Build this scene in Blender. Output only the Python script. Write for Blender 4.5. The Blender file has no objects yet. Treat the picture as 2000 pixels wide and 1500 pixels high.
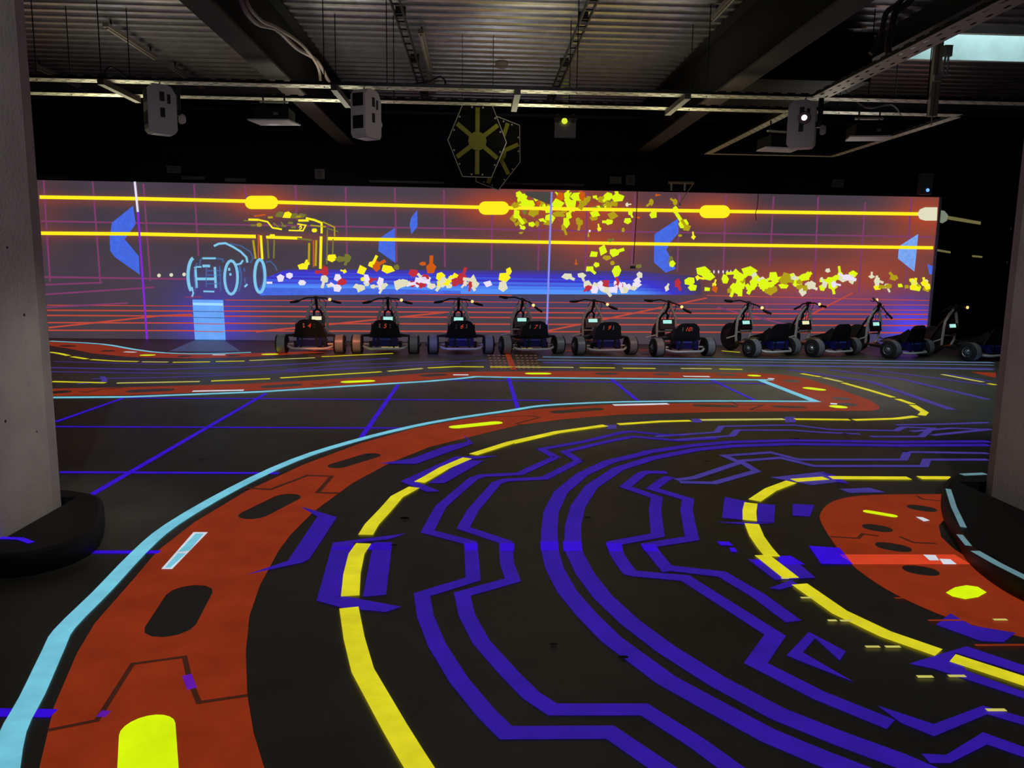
import bpy, math, random
from mathutils import Vector, Matrix
from mathutils.geometry import tessellate_polygon
random.seed(7)
sc = bpy.context.scene
C = sc.collection

# ------------------------------------------------------------------ camera
F, CAMH = 1500.0, 1.4
Yc = Vector((935-1000, 750-525, -F)).normalized()          # world axes seen from the camera
Zc = Vector((1, -.0145, 0)).cross(Yc).normalized()
Xc = Yc.cross(Zc)
camd = bpy.data.cameras.new('camera'); cam = bpy.data.objects.new('camera', camd); C.objects.link(cam)
cam.matrix_world = Matrix.Translation((0, 0, CAMH)) @ Matrix((Xc, Yc, Zc)).to_4x4()
camd.sensor_width = 36; camd.lens = F/2000*36; camd.clip_start = .05; camd.clip_end = 100
sc.camera = cam
# ------------------------------------------------------------------ world, exposure
w = bpy.data.worlds.new('world'); sc.world = w; w.use_nodes = True
w.node_tree.nodes['Background'].inputs[0].default_value = (.5, .6, .8, 1)
w.node_tree.nodes['Background'].inputs[1].default_value = .6
vs = sc.view_settings
vs.view_transform = 'Standard'; vs.look = 'None'; vs.exposure = 0; vs.gamma = 1; vs.use_curve_mapping = False
# ------------------------------------------------------------------ projector light and added fill that wash the room
def spot(name, loc, aim, energy, col, size, blend=.4, rad=.08):
    l = bpy.data.lights.new(name, 'SPOT'); l.energy = energy; l.color = col
    l.spot_size = math.radians(size); l.spot_blend = blend; l.shadow_soft_size = rad
    o = bpy.data.objects.new(name, l); C.objects.link(o); o.location = loc
    o.rotation_euler = (Vector(aim)-Vector(loc)).to_track_quat('-Z', 'Y').to_euler()
    return o
# the floor projectors hang from the strut grid at 3.3 m; bodies are built further down at these spots
FLOORPROJ = [(-2.35, 9.25, 3.06), (3.86, 10.15, 3.02), (4.62, 9.3, 3.04), (.6, 3.6, 3.3), (.2, 5.2, 3.5)]
spot('projector_and_fill_light', (-2.35, 9.25, 2.96), (-2.9, 11.6, 0), 65, (.9, .92, 1), 128)
spot('projector_and_fill_light', (3.86, 10.15, 2.92), (3.6, 11.2, 0), 85, (.82, .9, 1), 130)
spot('projector_and_fill_light', (4.62, 9.3, 2.94), (6.2, 10.0, 0), 85, (.82, .9, 1), 130)
spot('projector_and_fill_light', (.6, 3.6, 3.2), (.9, 3.9, 0), 7, (1, .97, .8), 118)
spot('projector_and_fill_light', (.2, 5.2, 3.38), (.9, 10.6, 0), 62, (.97, .97, .95), 96)
# fill beams added to brighten the two pillars, then a weak rear wash
spot('pillar_fill_light', (.3, -2.6, 3.6), (-2.35, 3.9, 2.1), 390, (.93, .95, 1), 30, 1.)
spot('projector_and_fill_light', (.6, 3.6, 3.2), (-2.25, 4.15, .35), 130, (1, .97, .92), 27, 1.)  # added fill for the pillar foot, from the floor projector's place
spot('pillar_fill_light', (.3, -2.6, 3.6), (3.15, 4.3, .9), 320, (1, .93, .88), 26, 1.)
spot('rear_wash_light', (.3, -2.6, 3.6), (0, 5.5, 2.4), 60, (.92, .95, 1), 80)
# added upward fill without fixtures, brightening rails and deck
for loc, e, c in (((-4.6, 10.5, 2.8), 85, (1, .95, .6)), ((-2.0, 10.6, 2.8), 60, (1, .97, .72)), ((.7, 10.6, 2.8), 75, (1, .95, .6)), ((2.5, 10.3, 2.8), 40, (1, .94, .55)), ((5.0, 10.9, 2.85), 36, (1, .97, .88)), ((-.2, 6.0, 3.2), 18, (.8, .8, 1))):
    spot('upward_fill_light', loc, (loc[0]+.05, loc[1]-.5, 4.4), e, c, 162, 1., .5)
# coloured picture light that falls past the floor onto the parked karts
spot('picture_spill_light', (-2.35, 9.25, 2.96), (-2.35, 12.5, .2), 520, (1, .22, .04), 14, .5)
spot('picture_spill_light', (3.86, 10.15, 2.92), (2.6, 13.3, .35), 90, (1, .25, .06), 34, .6)
spot('picture_spill_light', (-2.35, 9.25, 2.96), (-.3, 12.6, .25), 260, (.12, .08, 1), 16, .5)

# ------------------------------------------------------------------ helpers
def ray(x, y):
    v = Vector((x-1000, 750-y, -F)); return Vector((Xc.dot(v), Yc.dot(v), Zc.dot(v)))
def fl(x, y, z=0.0):
    r = ray(x, y); p = r*((z-CAMH)/r.z); return Vector((p.x, p.y, z))
def at(x, y, Y):
    r = ray(x, y); p = r*(Y/r.y); return Vector((p.x, Y, p.z+CAMH))
def s2l(c):
    return tuple((v/255/12.92 if v/255 <= .04045 else ((v/255+.055)/1.055)**2.4) for v in c)
MATS = {}
def mat(name, col=(128,)*3, rough=.6, metal=0., emit=None, es=1., noise=0., nscale=3., spec=.5, lin=False, bump=0., bscale=40.):
    if name in MATS: return MATS[name]
    m = bpy.data.materials.new(name); m.use_nodes = True; MATS[name] = m
    nt = m.node_tree; b = nt.nodes['Principled BSDF']
    c = col if lin else s2l(col)
    b.inputs['Base Color'].default_value = (*c, 1); b.inputs['Roughness'].default_value = rough
    b.inputs['Metallic'].default_value = metal; b.inputs['Specular IOR Level'].default_value = spec
    tc = nt.nodes.new('ShaderNodeTexCoord')
    if noise:
        n = nt.nodes.new('ShaderNodeTexNoise'); n.inputs['Scale'].default_value = nscale; n.inputs['Detail'].default_value = 8
        n.inputs['Roughness'].default_value = .65
        nt.links.new(tc.outputs['Object'], n.inputs['Vector'])
        mr = nt.nodes.new('ShaderNodeMapRange'); mr.inputs[1].default_value = .3; mr.inputs[2].default_value = .7
        mr.inputs[3].default_value = 1-noise; mr.inputs[4].default_value = 1+noise
        nt.links.new(n.outputs['Fac'], mr.inputs[0])
        mx = nt.nodes.new('ShaderNodeVectorMath'); mx.operation = 'SCALE'
        mx.inputs[0].default_value = s2l(emit) if emit else c
        nt.links.new(mr.outputs[0], mx.inputs['Scale'])
        nt.links.new(mx.outputs[0], b.inputs['Emission Color' if emit else 'Base Color'])
    if emit:
        if not noise: b.inputs['Emission Color'].default_value = (*s2l(emit), 1)
        b.inputs['Emission Strength'].default_value = es
    if bump:
        n2 = nt.nodes.new('ShaderNodeTexNoise'); n2.inputs['Scale'].default_value = bscale; n2.inputs['Detail'].default_value = 6
        nt.links.new(tc.outputs['Object'], n2.inputs['Vector'])
        bp = nt.nodes.new('ShaderNodeBump'); bp.inputs['Strength'].default_value = bump; bp.inputs['Distance'].default_value = .02
        nt.links.new(n2.outputs['Fac'], bp.inputs['Height']); nt.links.new(bp.outputs[0], b.inputs['Normal'])
    return m

class MB:
    def __init__(s): s.v = []; s.f = []
    def add(s, v, f):
        o = len(s.v); s.v += [tuple(p) for p in v]; s.f += [tuple(i+o for i in q) for q in f]; return s
    def box(s, lo, hi, M=None):
        x0, y0, z0 = lo; x1, y1, z1 = hi
        v = [Vector(p) for p in ((x0,y0,z0),(x1,y0,z0),(x1,y1,z0),(x0,y1,z0),(x0,y0,z1),(x1,y0,z1),(x1,y1,z1),(x0,y1,z1))]
        if M: v = [M @ p for p in v]
        return s.add(v, [(0,3,2,1),(4,5,6,7),(0,1,5,4),(1,2,6,5),(2,3,7,6),(3,0,4,7)])
    def cbox(s, c, d, M=None):
        return s.box([c[i]-d[i]/2 for i in range(3)], [c[i]+d[i]/2 for i in range(3)], M)
    def tube(s, pts, r, n=8, closed=False):
        pts = [Vector(p) for p in pts]; N = len(pts); rs = r if isinstance(r, (list, tuple)) else [r]*N
        v = []; up = None
        for i, p in enumerate(pts):
            a = pts[i-1] if (i or closed) else p; b = pts[(i+1) % N] if (i < N-1 or closed) else p
            t = (b-a).normalized()
            if up is None:
                up = Vector((0, 0, 1)) if abs(t.z) < .9 else Vector((1, 0, 0))
            u = t.cross(up)
            if u.length < 1e-5: u = t.cross(Vector((.3, 1, .2)))
            u.normalize(); up = u.cross(t).normalized()
            for k in range(n):
                q = 2*math.pi*k/n; v.append(p+rs[i]*(u*math.cos(q)+up*math.sin(q)))
        f = []
        for i in range(N if closed else N-1):
            j = (i+1) % N
            for k in range(n): f.append((i*n+k, i*n+(k+1) % n, j*n+(k+1) % n, j*n+k))
        if not closed: f += [tuple(range(n))[::-1], tuple((N-1)*n+k for k in range(n))]
        return s.add(v, f)
    def lathe(s, prof, c=(0, 0, 0), ax='x', n=24):
        v = []; c = Vector(c)
        for a, r in prof:
            for k in range(n):
                q = 2*math.pi*k/n; y, z = r*math.cos(q), r*math.sin(q)
                v.append(c+Vector({'x': (a, y, z), 'y': (y, a, z), 'z': (y, z, a)}[ax]))
        f = []
        for i in range(len(prof)-1):
            for k in range(n): f.append((i*n+k, i*n+(k+1) % n, (i+1)*n+(k+1) % n, (i+1)*n+k))
        f += [tuple(range(n)), tuple((len(prof)-1)*n+k for k in range(n))]
        return s.add(v, f)
    def prism(s, loops, fn, d0, d1):
        """extruded polygon with holes; loops of 2-D points, fn(u, v, d) -> 3-D"""
        flat = [p for l in loops for p in l]; n = len(flat)
        tr = tessellate_polygon([[Vector((p[0], p[1], 0)) for p in l] for l in loops])
        v = [fn(p[0], p[1], d0) for p in flat]+[fn(p[0], p[1], d1) for p in flat]
        f = [tuple(t) for t in tr]+[tuple(i+n for i in t[::-1]) for t in tr]; o = 0
        for l in loops:
            m = len(l)
            for i in range(m): a, b = o+i, o+(i+1) % m; f.append((a, b, b+n, a+n))
            o += m
        return s.add(v, f)
    def build(s, name, m, parent=None, smooth=False):
        me = bpy.data.meshes.new(name); me.from_pydata(s.v, [], s.f); me.update()
        import bmesh
        bm = bmesh.new(); bm.from_mesh(me); bmesh.ops.recalc_face_normals(bm, faces=bm.faces); bm.to_mesh(me); bm.free()
        me.materials.append(m)
        if smooth:
            for p in me.polygons: p.use_smooth = True
            me.set_sharp_from_angle(angle=math.radians(40))
        o = bpy.data.objects.new(name, me); C.objects.link(o); o.parent = parent
        return o
def flat(name, tris_v, tris_f, m, parent):
    me = bpy.data.meshes.new(name); me.from_pydata([tuple(v) for v in tris_v], [], tris_f); me.materials.append(m); me.update()
    o = bpy.data.objects.new(name, me); C.objects.link(o); o.parent = parent; return o
def tag(o, label=None, cat=None, group=None, kind=None):
    for k, v in (('label', label), ('category', cat), ('group', group), ('kind', kind)):
        if v: o[k] = v
    return o
def empty(name, loc=(0, 0, 0), rz=0.):
    o = bpy.data.objects.new(name, None); C.objects.link(o); o.location = loc; o.rotation_euler = (0, 0, rz)
    o.empty_display_size = .1; return o
def copy_tree(o, parent=None):
    c = o.copy(); C.objects.link(c); c.parent = parent
    for ch in [x for x in list(C.objects) if x.parent == o]: copy_tree(ch, c)
    return c
def rot(axis, deg, about=(0, 0, 0)):
    a = Vector(about); return Matrix.Translation(a) @ Matrix.Rotation(math.radians(deg), 4, axis) @ Matrix.Translation(-a)

# ------------------------------------------------------------------ materials of the room
WY, WT, ZC = 14.75, 2.885, 4.4      # screen wall distance, its top, ceiling height
M_black = mat('black_paint', (14, 13, 14), .8, spec=.2)
M_conc = mat('pillar_concrete', (182, 172, 166), .85, noise=.16, nscale=2.5, bump=.25, bscale=60)
M_floor = mat('floor_concrete', (90, 88, 79), .46, noise=.35, nscale=1.7, bump=.06, bscale=25)
M_deck = mat('galvanised_deck', (205, 203, 210), .28, metal=.9, noise=.2, nscale=6)
M_beam = mat('beam_paint', (46, 34, 33), .7)
M_strut = mat('galvanised_strut', (205, 203, 180), .5, metal=.25)
M_dark = mat('dark_metal', (28, 27, 28), .5, metal=.4)
M_white = mat('projector_shell', (195, 186, 186), .55)
M_cable = mat('cable_grey', (150, 135, 132), .6)
M_bcab = mat('cable_black', (14, 14, 14), .5)

# ------------------------------------------------------------------ floor, walls, ceiling
b = MB().box((-12, -4, -.15), (15, 20, 0)); floor = tag(b.build('floor', M_floor), kind='structure')
tag(MB().box((-12, WY+.05, WT), (15, WY+.25, ZC+.3)).build('wall_upper', M_black), kind='structure')
tag(MB().box((-12.2, -4, 0), (-12, 20, ZC+.3)).build('wall_left', M_black), kind='structure')
tag(MB().box((15, -4, 0), (15.2, 20, ZC+.3)).build('wall_right', M_black), kind='structure')
tag(MB().box((-12, -4.2, 0), (15, -4, ZC+.3)).build('wall_near', M_black), kind='structure')
tag(MB().box((-12, 20, 0), (15, 20.2, ZC+.3)).build('wall_far', M_black), kind='structure')
tag(MB().prism([[(8.83, WY+.02), (13.95, 19.97), (13.75, 19.97), (8.83, WY+.24)]], lambda u, v, d: Vector((u, v, d)), 0, ZC).build('wall_side', M_black), kind='structure')

# corrugated steel deck with a light well
def deck(x0, x1, y0, y1):
    mb = MB(); P = .25; y = y0; prof = []
    while y < y1-1e-6:
        prof += [(y, 0), (y+.085, 0), (y+.115, .11), (y+.22, .11)]; y += P
    prof.append((min(y, y1+P), 0))
    v = []; f = []
    for (yy, zz) in prof: v += [(x0, yy, ZC+zz), (x1, yy, ZC+zz)]
    for i in range(len(prof)-1): f.append((2*i, 2*i+1, 2*i+3, 2*i+2))
    return mb.add(v, f)
SX0, SX1, SY0, SY1 = 5.75, 8.25, 9.75, 10.85
mb = MB()
for q in ((-12, SX0, -4, 20), (SX1, 15, -4, 20), (SX0, SX1, -4, SY0), (SX0, SX1, SY1, 20)):
    d = deck(*q); mb.add(d.v, d.f)
ceil = tag(mb.build('ceiling', M_deck), kind='structure')
b = MB().box((-12.2, -4.2, ZC+.3), (SX0, 20.2, ZC+.4)).box((SX1, -4.2, ZC+.3), (15.2, 20.2, ZC+.4))
b.box((SX0, -4.2, ZC+.3), (SX1, SY0, ZC+.4)).box((SX0, SY1, ZC+.3), (SX1, 20.2, ZC+.4))
b.build('roof_slab', M_black, ceil)
# light well: concrete shaft with a daylight pane
M_shaft = mat('shaft_concrete', (200, 210, 208), .9, noise=.12, nscale=3)
well = tag(empty('window_1', (SX0, SY0, ZC)), kind='structure')
b = MB().box((-.06, -.06, -.06), (0, 1.16, 1.0)).box((2.5, -.06, -.06), (2.56, 1.16, 1.0)).box((0, 1.1, -.06), (2.5, 1.16, 1.0)).box((0, -.06, -.06), (2.5, 0, 1.0))
b.build('shaft', M_shaft, well)
MB().box((-.06, -.06, 1.0), (2.56, 1.16, 1.03)).build('pane', mat('daylight_pane', (200, 220, 225), .3, emit=(205, 235, 240), es=5.), well)
for k in range(1, 3): MB().box((.75*k-.02, 0, .96), (.75*k+.02, 1.1, 1.0)).build('glazing_bar', M_strut, well)

# ------------------------------------------------------------------ screen wall with its projected picture
def wall_material():
    m = bpy.data.materials.new('screen_picture'); m.use_nodes = True; nt = m.node_tree; N = nt.nodes; L = nt.links
    bs = N['Principled BSDF']; bs.inputs['Base Color'].default_value = (.05, .05, .05, 1); bs.inputs['Roughness'].default_value = .8
    tc = N.new('ShaderNodeTexCoord'); sp = N.new('ShaderNodeSeparateXYZ'); L.new(tc.outputs['Object'], sp.inputs[0])
    def math_(op, a, bb=None):
        n = N.new('ShaderNodeMath'); n.operation = op
        for i, q in enumerate((a, bb)):
            if q is None: continue
            if isinstance(q, (int, float)): n.inputs[i].default_value = q
            else: L.new(q, n.inputs[i])
        return n.outputs[0]
    X, Z = sp.outputs['X'], sp.outputs['Z']
    acc = None
    def addcol(col, fac):
        nonlocal acc
        v = N.new('ShaderNodeVectorMath'); v.operation = 'SCALE'; v.inputs[0].default_value = col
        if isinstance(fac, (int, float)): v.inputs['Scale'].default_value = fac
        else: L.new(fac, v.inputs['Scale'])
        if acc is None: acc = v.outputs[0]
        else:
            a = N.new('ShaderNodeVectorMath'); a.operation = 'ADD'; L.new(acc, a.inputs[0]); L.new(v.outputs[0], a.inputs[1]); acc = a.outputs[0]
    def gauss(cx, cz, sx, sz):
        e = []
        if sx: q = math_('MULTIPLY', math_('SUBTRACT', X, cx), 1/sx); e.append(math_('MULTIPLY', q, q))
        if sz: q = math_('MULTIPLY', math_('SUBTRACT', Z, cz), 1/sz); e.append(math_('MULTIPLY', q, q))
        s = e[0] if len(e) == 1 else math_('ADD', e[0], e[1])
        return math_('EXPONENT', math_('MULTIPLY', s, -1.0))
    nz = N.new('ShaderNodeTexNoise'); nz.inputs['Scale'].default_value = .6; nz.inputs['Detail'].default_value = 4
    L.new(tc.outputs['Object'], nz.inputs['Vector'])
    W = lambda x, y: at(x, y, WY); gl = None
    def addg(f):
        nonlocal gl
        gl = f if gl is None else math_('ADD', gl, f)
    p = W(1000, 406); addg(math_('MULTIPLY', gauss(0, p.z, 0, .11), .25))
    p = W(1000, 471); addg(math_('MULTIPLY', gauss(0, p.z, 0, .1), .25))
    for (x, y, sx, sz, k) in ((511, 395, .6, .28, .75), (964, 406, .65, .32, .75), (1395, 413, .65, .32, .75), (1812, 420, .7, .5, .8),
                              (1120, 410, 1.2, .55, .7), (1170, 480, .9, .5, .4), (1560, 550, 1.7, .42, .7), (1740, 520, 1.1, .6, .45), (90, 420, .4, .6, .15)):
        p = W(x, y); addg(math_('MULTIPLY', gauss(p.x, p.z, sx, sz), k))
    gl = math_('MINIMUM', gl, .92)
    addcol(s2l((68, 59, 69)), math_('MULTIPLY', math_('ADD', math_('MULTIPLY', nz.outputs['Fac'], .5), .72), math_('SUBTRACT', 1.0, math_('MULTIPLY', gl, .8))))
    addcol(s2l((172, 64, 14)), gl)
    bl = s2l((50, 40, 255))
    for (x, y, sx, sz, k) in ((415, 630, .7, .42, .5), (1778, 640, .5, .42, .75), (440, 560, 1.0, .3, .12), (900, 590, 3.5, .2, .06), (1640, 600, 1.6, .3, .12)):
        p = W(x, y); addcol(bl, math_('MULTIPLY', gauss(p.x, p.z, sx, sz), k))
    L.new(acc, bs.inputs['Emission Color']); bs.inputs['Emission Strength'].default_value = 1.0
    return m
XL, XR = -9.5, 8.82
screen = tag(MB().box((XL, WY, 0), (XR, WY+.2, WT)).build('wall_back', wall_material()), kind='structure')
tag(MB().box((XR, WY-.02, 0), (XR+.05, WY+.02, WT)).build('trim_1', mat('screen_edge', (170, 160, 190), .5)), kind='structure')
for i, (x0, x1, y) in enumerate(((75, 130, 346), (355, 400, 348), (440, 480, 352), (722, 868, 356), (975, 1140, 360))):
    p, q = at(x0, y-4, WY), at(x1, y+3, WY)
    tag(MB().box((p.x, WY-.03, q.z), (q.x, WY+.05, p.z)).build('trim_%d' % (i+2), mat('dim_ledge', (70, 68, 66), .7)), kind='structure')

def emat(name, c, es=1., noise=.0, nscale=9.): return mat(name, (20, 20, 20), .6, emit=c, es=es, noise=noise, nscale=nscale, spec=.3)
E_yel = emat('picture_yellow', (255, 238, 30)); E_yel2 = emat('picture_gold', (178, 158, 20)); E_lime = emat('picture_lime', (222, 248, 20))
E_pink = emat('picture_pink', (126, 60, 104)); E_red = emat('picture_red', (188, 72, 56)); E_red2 = emat('picture_crimson', (190, 45, 60))
E_pal = emat('picture_pale', (225, 222, 190)); E_blue = emat('picture_blue', (70, 105, 225), noise=.15, nscale=14); E_cy = emat('picture_cyan', (128, 200, 235))
E_cy2 = emat('picture_steel', (70, 95, 150)); E_vio = emat('picture_violet', (135, 40, 215)); E_vio2 = emat('picture_mauve', (110, 60, 150)); E_wht = emat('picture_white', (235, 225, 250))
E_org = emat('picture_orange', (205, 90, 15)); E_olv = emat('picture_olive', (120, 118, 50))
WL = lambda x, y, k=1: at(x, y, WY)+Vector((0, -.002*k, 0))
def wpoly(name, pts, m, k=1, off=(0, 0), s=1.):
    """polygon on the screen, pts in photo pixels"""
    P = [WL(off[0]+x/s, off[1]+y/s, k) for x, y in pts]
    for q in P: q.z = min(q.z, WT-.004); q.x = min(q.x, XR-.004)
    t = tessellate_polygon([P]); return flat(name, P, [tuple(q) for q in t], m, screen)
def ribbon(pts, width, nrm):
    """mitred ribbon along world points lying in the plane with normal nrm"""
    pts = [Vector(p) for p in pts]; v = []; N = len(pts)
    ws = width if isinstance(width, (list, tuple)) else [width]*N
    for i, p in enumerate(pts):
        d1 = (p-pts[i-1]).normalized() if i else None; d2 = (pts[i+1]-p).normalized() if i < N-1 else None
        n1 = nrm.cross(d1).normalized() if d1 else None; n2 = nrm.cross(d2).normalized() if d2 else None
        if n1 is None: o = n2
        elif n2 is None: o = n1
        else:
            o = (n1+n2)
            o = n1 if o.length < .2 else o.normalized(); o = o/max(.45, o.dot(n1))
        v += [p+o*ws[i]/2, p-o*ws[i]/2]
    return v, [(2*i, 2*i+1, 2*i+3, 2*i+2) for i in range(N-1)]
def wline(name, pts, m, wpx=3., k=1, off=(0, 0), s=1.):
    P = [WL(off[0]+x/s, off[1]+y/s, k) for x, y in pts]
    v, f = ribbon(P, wpx*WY/F, Vector((0, -1, 0))); return flat(name, v, f, m, screen)
def pillpts(cx, cy, w, h, n=8, ang=0.):
    r = h/2; P = []
    for i in range(n+1): a = -math.pi/2+math.pi*i/n; P.append((w/2-r+r*math.cos(a), r*math.sin(a)))
    for i in range(n+1): a = math.pi/2+math.pi*i/n; P.append((-w/2+r+r*math.cos(a), r*math.sin(a)))
    c, s = math.cos(ang), math.sin(ang)
    return [(cx+x*c-y*s, cy+x*s+y*c) for x, y in P]
# magenta grid
for a, bb in (((85, 352), (98, 550)), ((181, 355), (196, 550)), ((280, 359), (294, 549)), ((379, 360), (388, 500)), ((478, 362), (483, 400)), ((577, 363), (580, 430)), ((675, 366), (678, 510)),
              ((771, 368), (775, 512)), ((867, 371), (869, 522)), ((961, 420), (960, 528)), ((1053, 440), (1051, 532)), ((1147, 375), (1143, 530)), ((1240, 379), (1233, 520)),
              ((1327, 380), (1323, 530)), ((1418, 381), (1412, 545)), ((1511, 384), (1503, 520)), ((1598, 385), (1590, 568)), ((1690, 395), (1677, 570)), ((1780, 387), (1767, 570)), ((1500, 575), (1496, 610)), ((1590, 575), (1586, 600))):
    wline('grid_line', (a, bb), E_pink, 3.2, 1)
wline('grid_line', ((80, 432), (1820, 463)), E_pink, 3, 1); wline('grid_line', ((87, 541), (365, 545)), E_pink, 3.5, 1)
# red floor lines of the picture
for y0, y1, x0, x1 in ((596, 606, 92, 1813), (606, 614, 92, 1812), (616, 624, 92, 1812), (630, 636, 93, 1811), (645, 650, 93, 1810), (586, 596, 440, 1815), (577, 587, 1380, 1815), (572, 577, 560, 1000)):
    wline('floor_stripe', ((x0, y0), (x1, y1)), E_red, 2.6 if y0 > 600 else 1.6, 2)
for pts in (((95, 640), (310, 617), (375, 614)), ((89, 556), (200, 552)), ((89, 575), (302, 561)), ((89, 600), (250, 592)), ((500, 648), (640, 634), (870, 610)), ((1070, 646), (1140, 632), (1380, 582)), ((1565, 624), (1665, 572)), ((1400, 600), (1560, 640))):
    wline('floor_stripe', pts, E_red if pts[0][1] > 610 else E_pink, 3, 3)
# blue exhaust trail, brighter towards its lower edge
def trail_material():
    m = mat('picture_trail', (15, 15, 20), .7, emit=(60, 90, 240)); nt = m.node_tree; N = nt.nodes; L = nt.links
    tc = N.new('ShaderNodeTexCoord'); mp = N.new('ShaderNodeMapping'); mp.inputs['Scale'].default_value = (.08, 1, 14)
    n = N.new('ShaderNodeTexNoise'); n.inputs['Scale'].default_value = 1.6; n.inputs['Detail'].default_value = 4
    L.new(tc.outputs['Object'], mp.inputs[0]); L.new(mp.outputs[0], n.inputs['Vector'])
    sp = N.new('ShaderNodeSeparateXYZ'); L.new(tc.outputs['Object'], sp.inputs[0])
    mr = N.new('ShaderNodeMapRange'); mr.inputs[1].default_value = at(900, 573, WY).z; mr.inputs[2].default_value = at(900, 530, WY).z; mr.inputs[3].default_value = 1.0; mr.inputs[4].default_value = .02
    L.new(sp.outputs['Z'], mr.inputs[0])
    ad = N.new('ShaderNodeMath'); ad.operation = 'ADD'; L.new(mr.outputs[0], ad.inputs[0])
    sb = N.new('ShaderNodeMath'); sb.operation = 'MULTIPLY_ADD'; sb.inputs[1].default_value = 1.1; sb.inputs[2].default_value = -.55; L.new(n.outputs['Fac'], sb.inputs[0]); L.new(sb.outputs[0], ad.inputs[1])
    cr = N.new('ShaderNodeValToRGB'); e = cr.color_ramp.elements
    e[0].position = .0; e[0].color = (*s2l((70, 56, 84)), 1); e[1].position = 1; e[1].color = (*s2l((85, 150, 255)), 1)
    k = cr.color_ramp.elements.new(.4); k.color = (*s2l((58, 52, 205)), 1)
    xr = N.new('ShaderNodeMapRange'); xr.inputs[1].default_value = at(1230, 550, WY).x; xr.inputs[2].default_value = at(1365, 550, WY).x; xr.inputs[3].default_value = 1; xr.inputs[4].default_value = .0
    L.new(sp.outputs['X'], xr.inputs[0]); mu = N.new('ShaderNodeMath'); mu.operation = 'MULTIPLY'; L.new(ad.outputs[0], mu.inputs[0]); L.new(xr.outputs[0], mu.inputs[1])
    L.new(mu.outputs[0], cr.inputs[0]); L.new(cr.outputs[0], N['Principled BSDF'].inputs['Emission Color']); return m
wpoly('exhaust_trail', ((515, 545), (560, 526), (900, 527), (1250, 530), (1365, 540), (1372, 576), (900, 574), (508, 576)), trail_material(), 4)
wpoly('exhaust_beam', ((505, 562), (700, 563), (900, 568), (900, 574), (508, 577)), E_blue, 5)
# chevrons
for off, pts in (((60, 340), ((800, 248), (635, 380), (618, 500), (622, 600), (660, 650), (852, 785), (845, 640), (735, 510), (822, 390))),
                 ((500, 340), ((1260, 280), (1212, 340), (1200, 400), (1215, 470), (1262, 410))),
                 ((500, 340), ((1085, 420), (962, 505), (955, 600), (1090, 695))),
                 ((950, 340), ((1495, 350), (1312, 470), (1308, 690), (1400, 770), (1480, 740), (1405, 590), (1440, 530), (1500, 460)))):
    wpoly('chevron', pts, E_blue, 3, off, 4.)
wpoly('chevron', ((1310, 390), (1185, 470), (1178, 550), (1285, 635), (1300, 500)), emat('picture_sky', (120, 165, 240), noise=.2, nscale=12), 3, (1400, 340), 3.333)
wpoly('chevron', ((1370, 585), (1412, 600), (1410, 655), (1382, 650)), E_blue, 3, (1400, 340), 3.333)
# long yellow bars with capsules
for pts in (((78, 385), (268, 388), (482, 393)), ((540, 395), (640, 398), (938, 405)), ((990, 406), (1160, 409), (1368, 412)), ((1422, 413), (1795, 418))):
    wline('light_bar', pts, E_yel, 6.5, 6)
wline('light_bar', ((80, 455.5), (268, 457), (500, 462)), E_yel, 6.5, 6); wline('light_bar', ((640, 466), (1000, 472), (1238, 476), (1822, 484)), E_yel, 6.2, 6)
wline('light_bar', ((520, 463), (590, 465)), E_yel, 5, 6)
for cx, cy, ww, hh in ((511, 395.5, 65, 26), (964.5, 406.5, 60, 26), (1395.5, 413.5, 60, 25)): wpoly('capsule', pillpts(cx, cy, ww, hh), E_yel, 7)
wpoly('capsule', ((1830, 405), (1806, 405), (1796, 409), (1791, 418), (1796, 428), (1806, 431), (1829, 431)), E_pal, 7)
# seams between the picture halves
wline('picture_seam', ((264, 355), (270, 414)), E_wht, 4, 9); wline('picture_seam', ((270, 414), (288, 663)), E_vio, 3.6, 9)
wline('picture_seam', ((1077, 375), (1068, 636)), emat('seam_blue', (135, 140, 235)), 3.6, 9); wline('picture_seam', ((1069, 625), (1070, 648)), E_vio2, 3, 9)
wpoly('picture_cutout', ((1026, 374), (1077, 375), (1077, 401), (1026, 381)), emat('picture_grey', (72, 68, 66)), 9)
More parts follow.
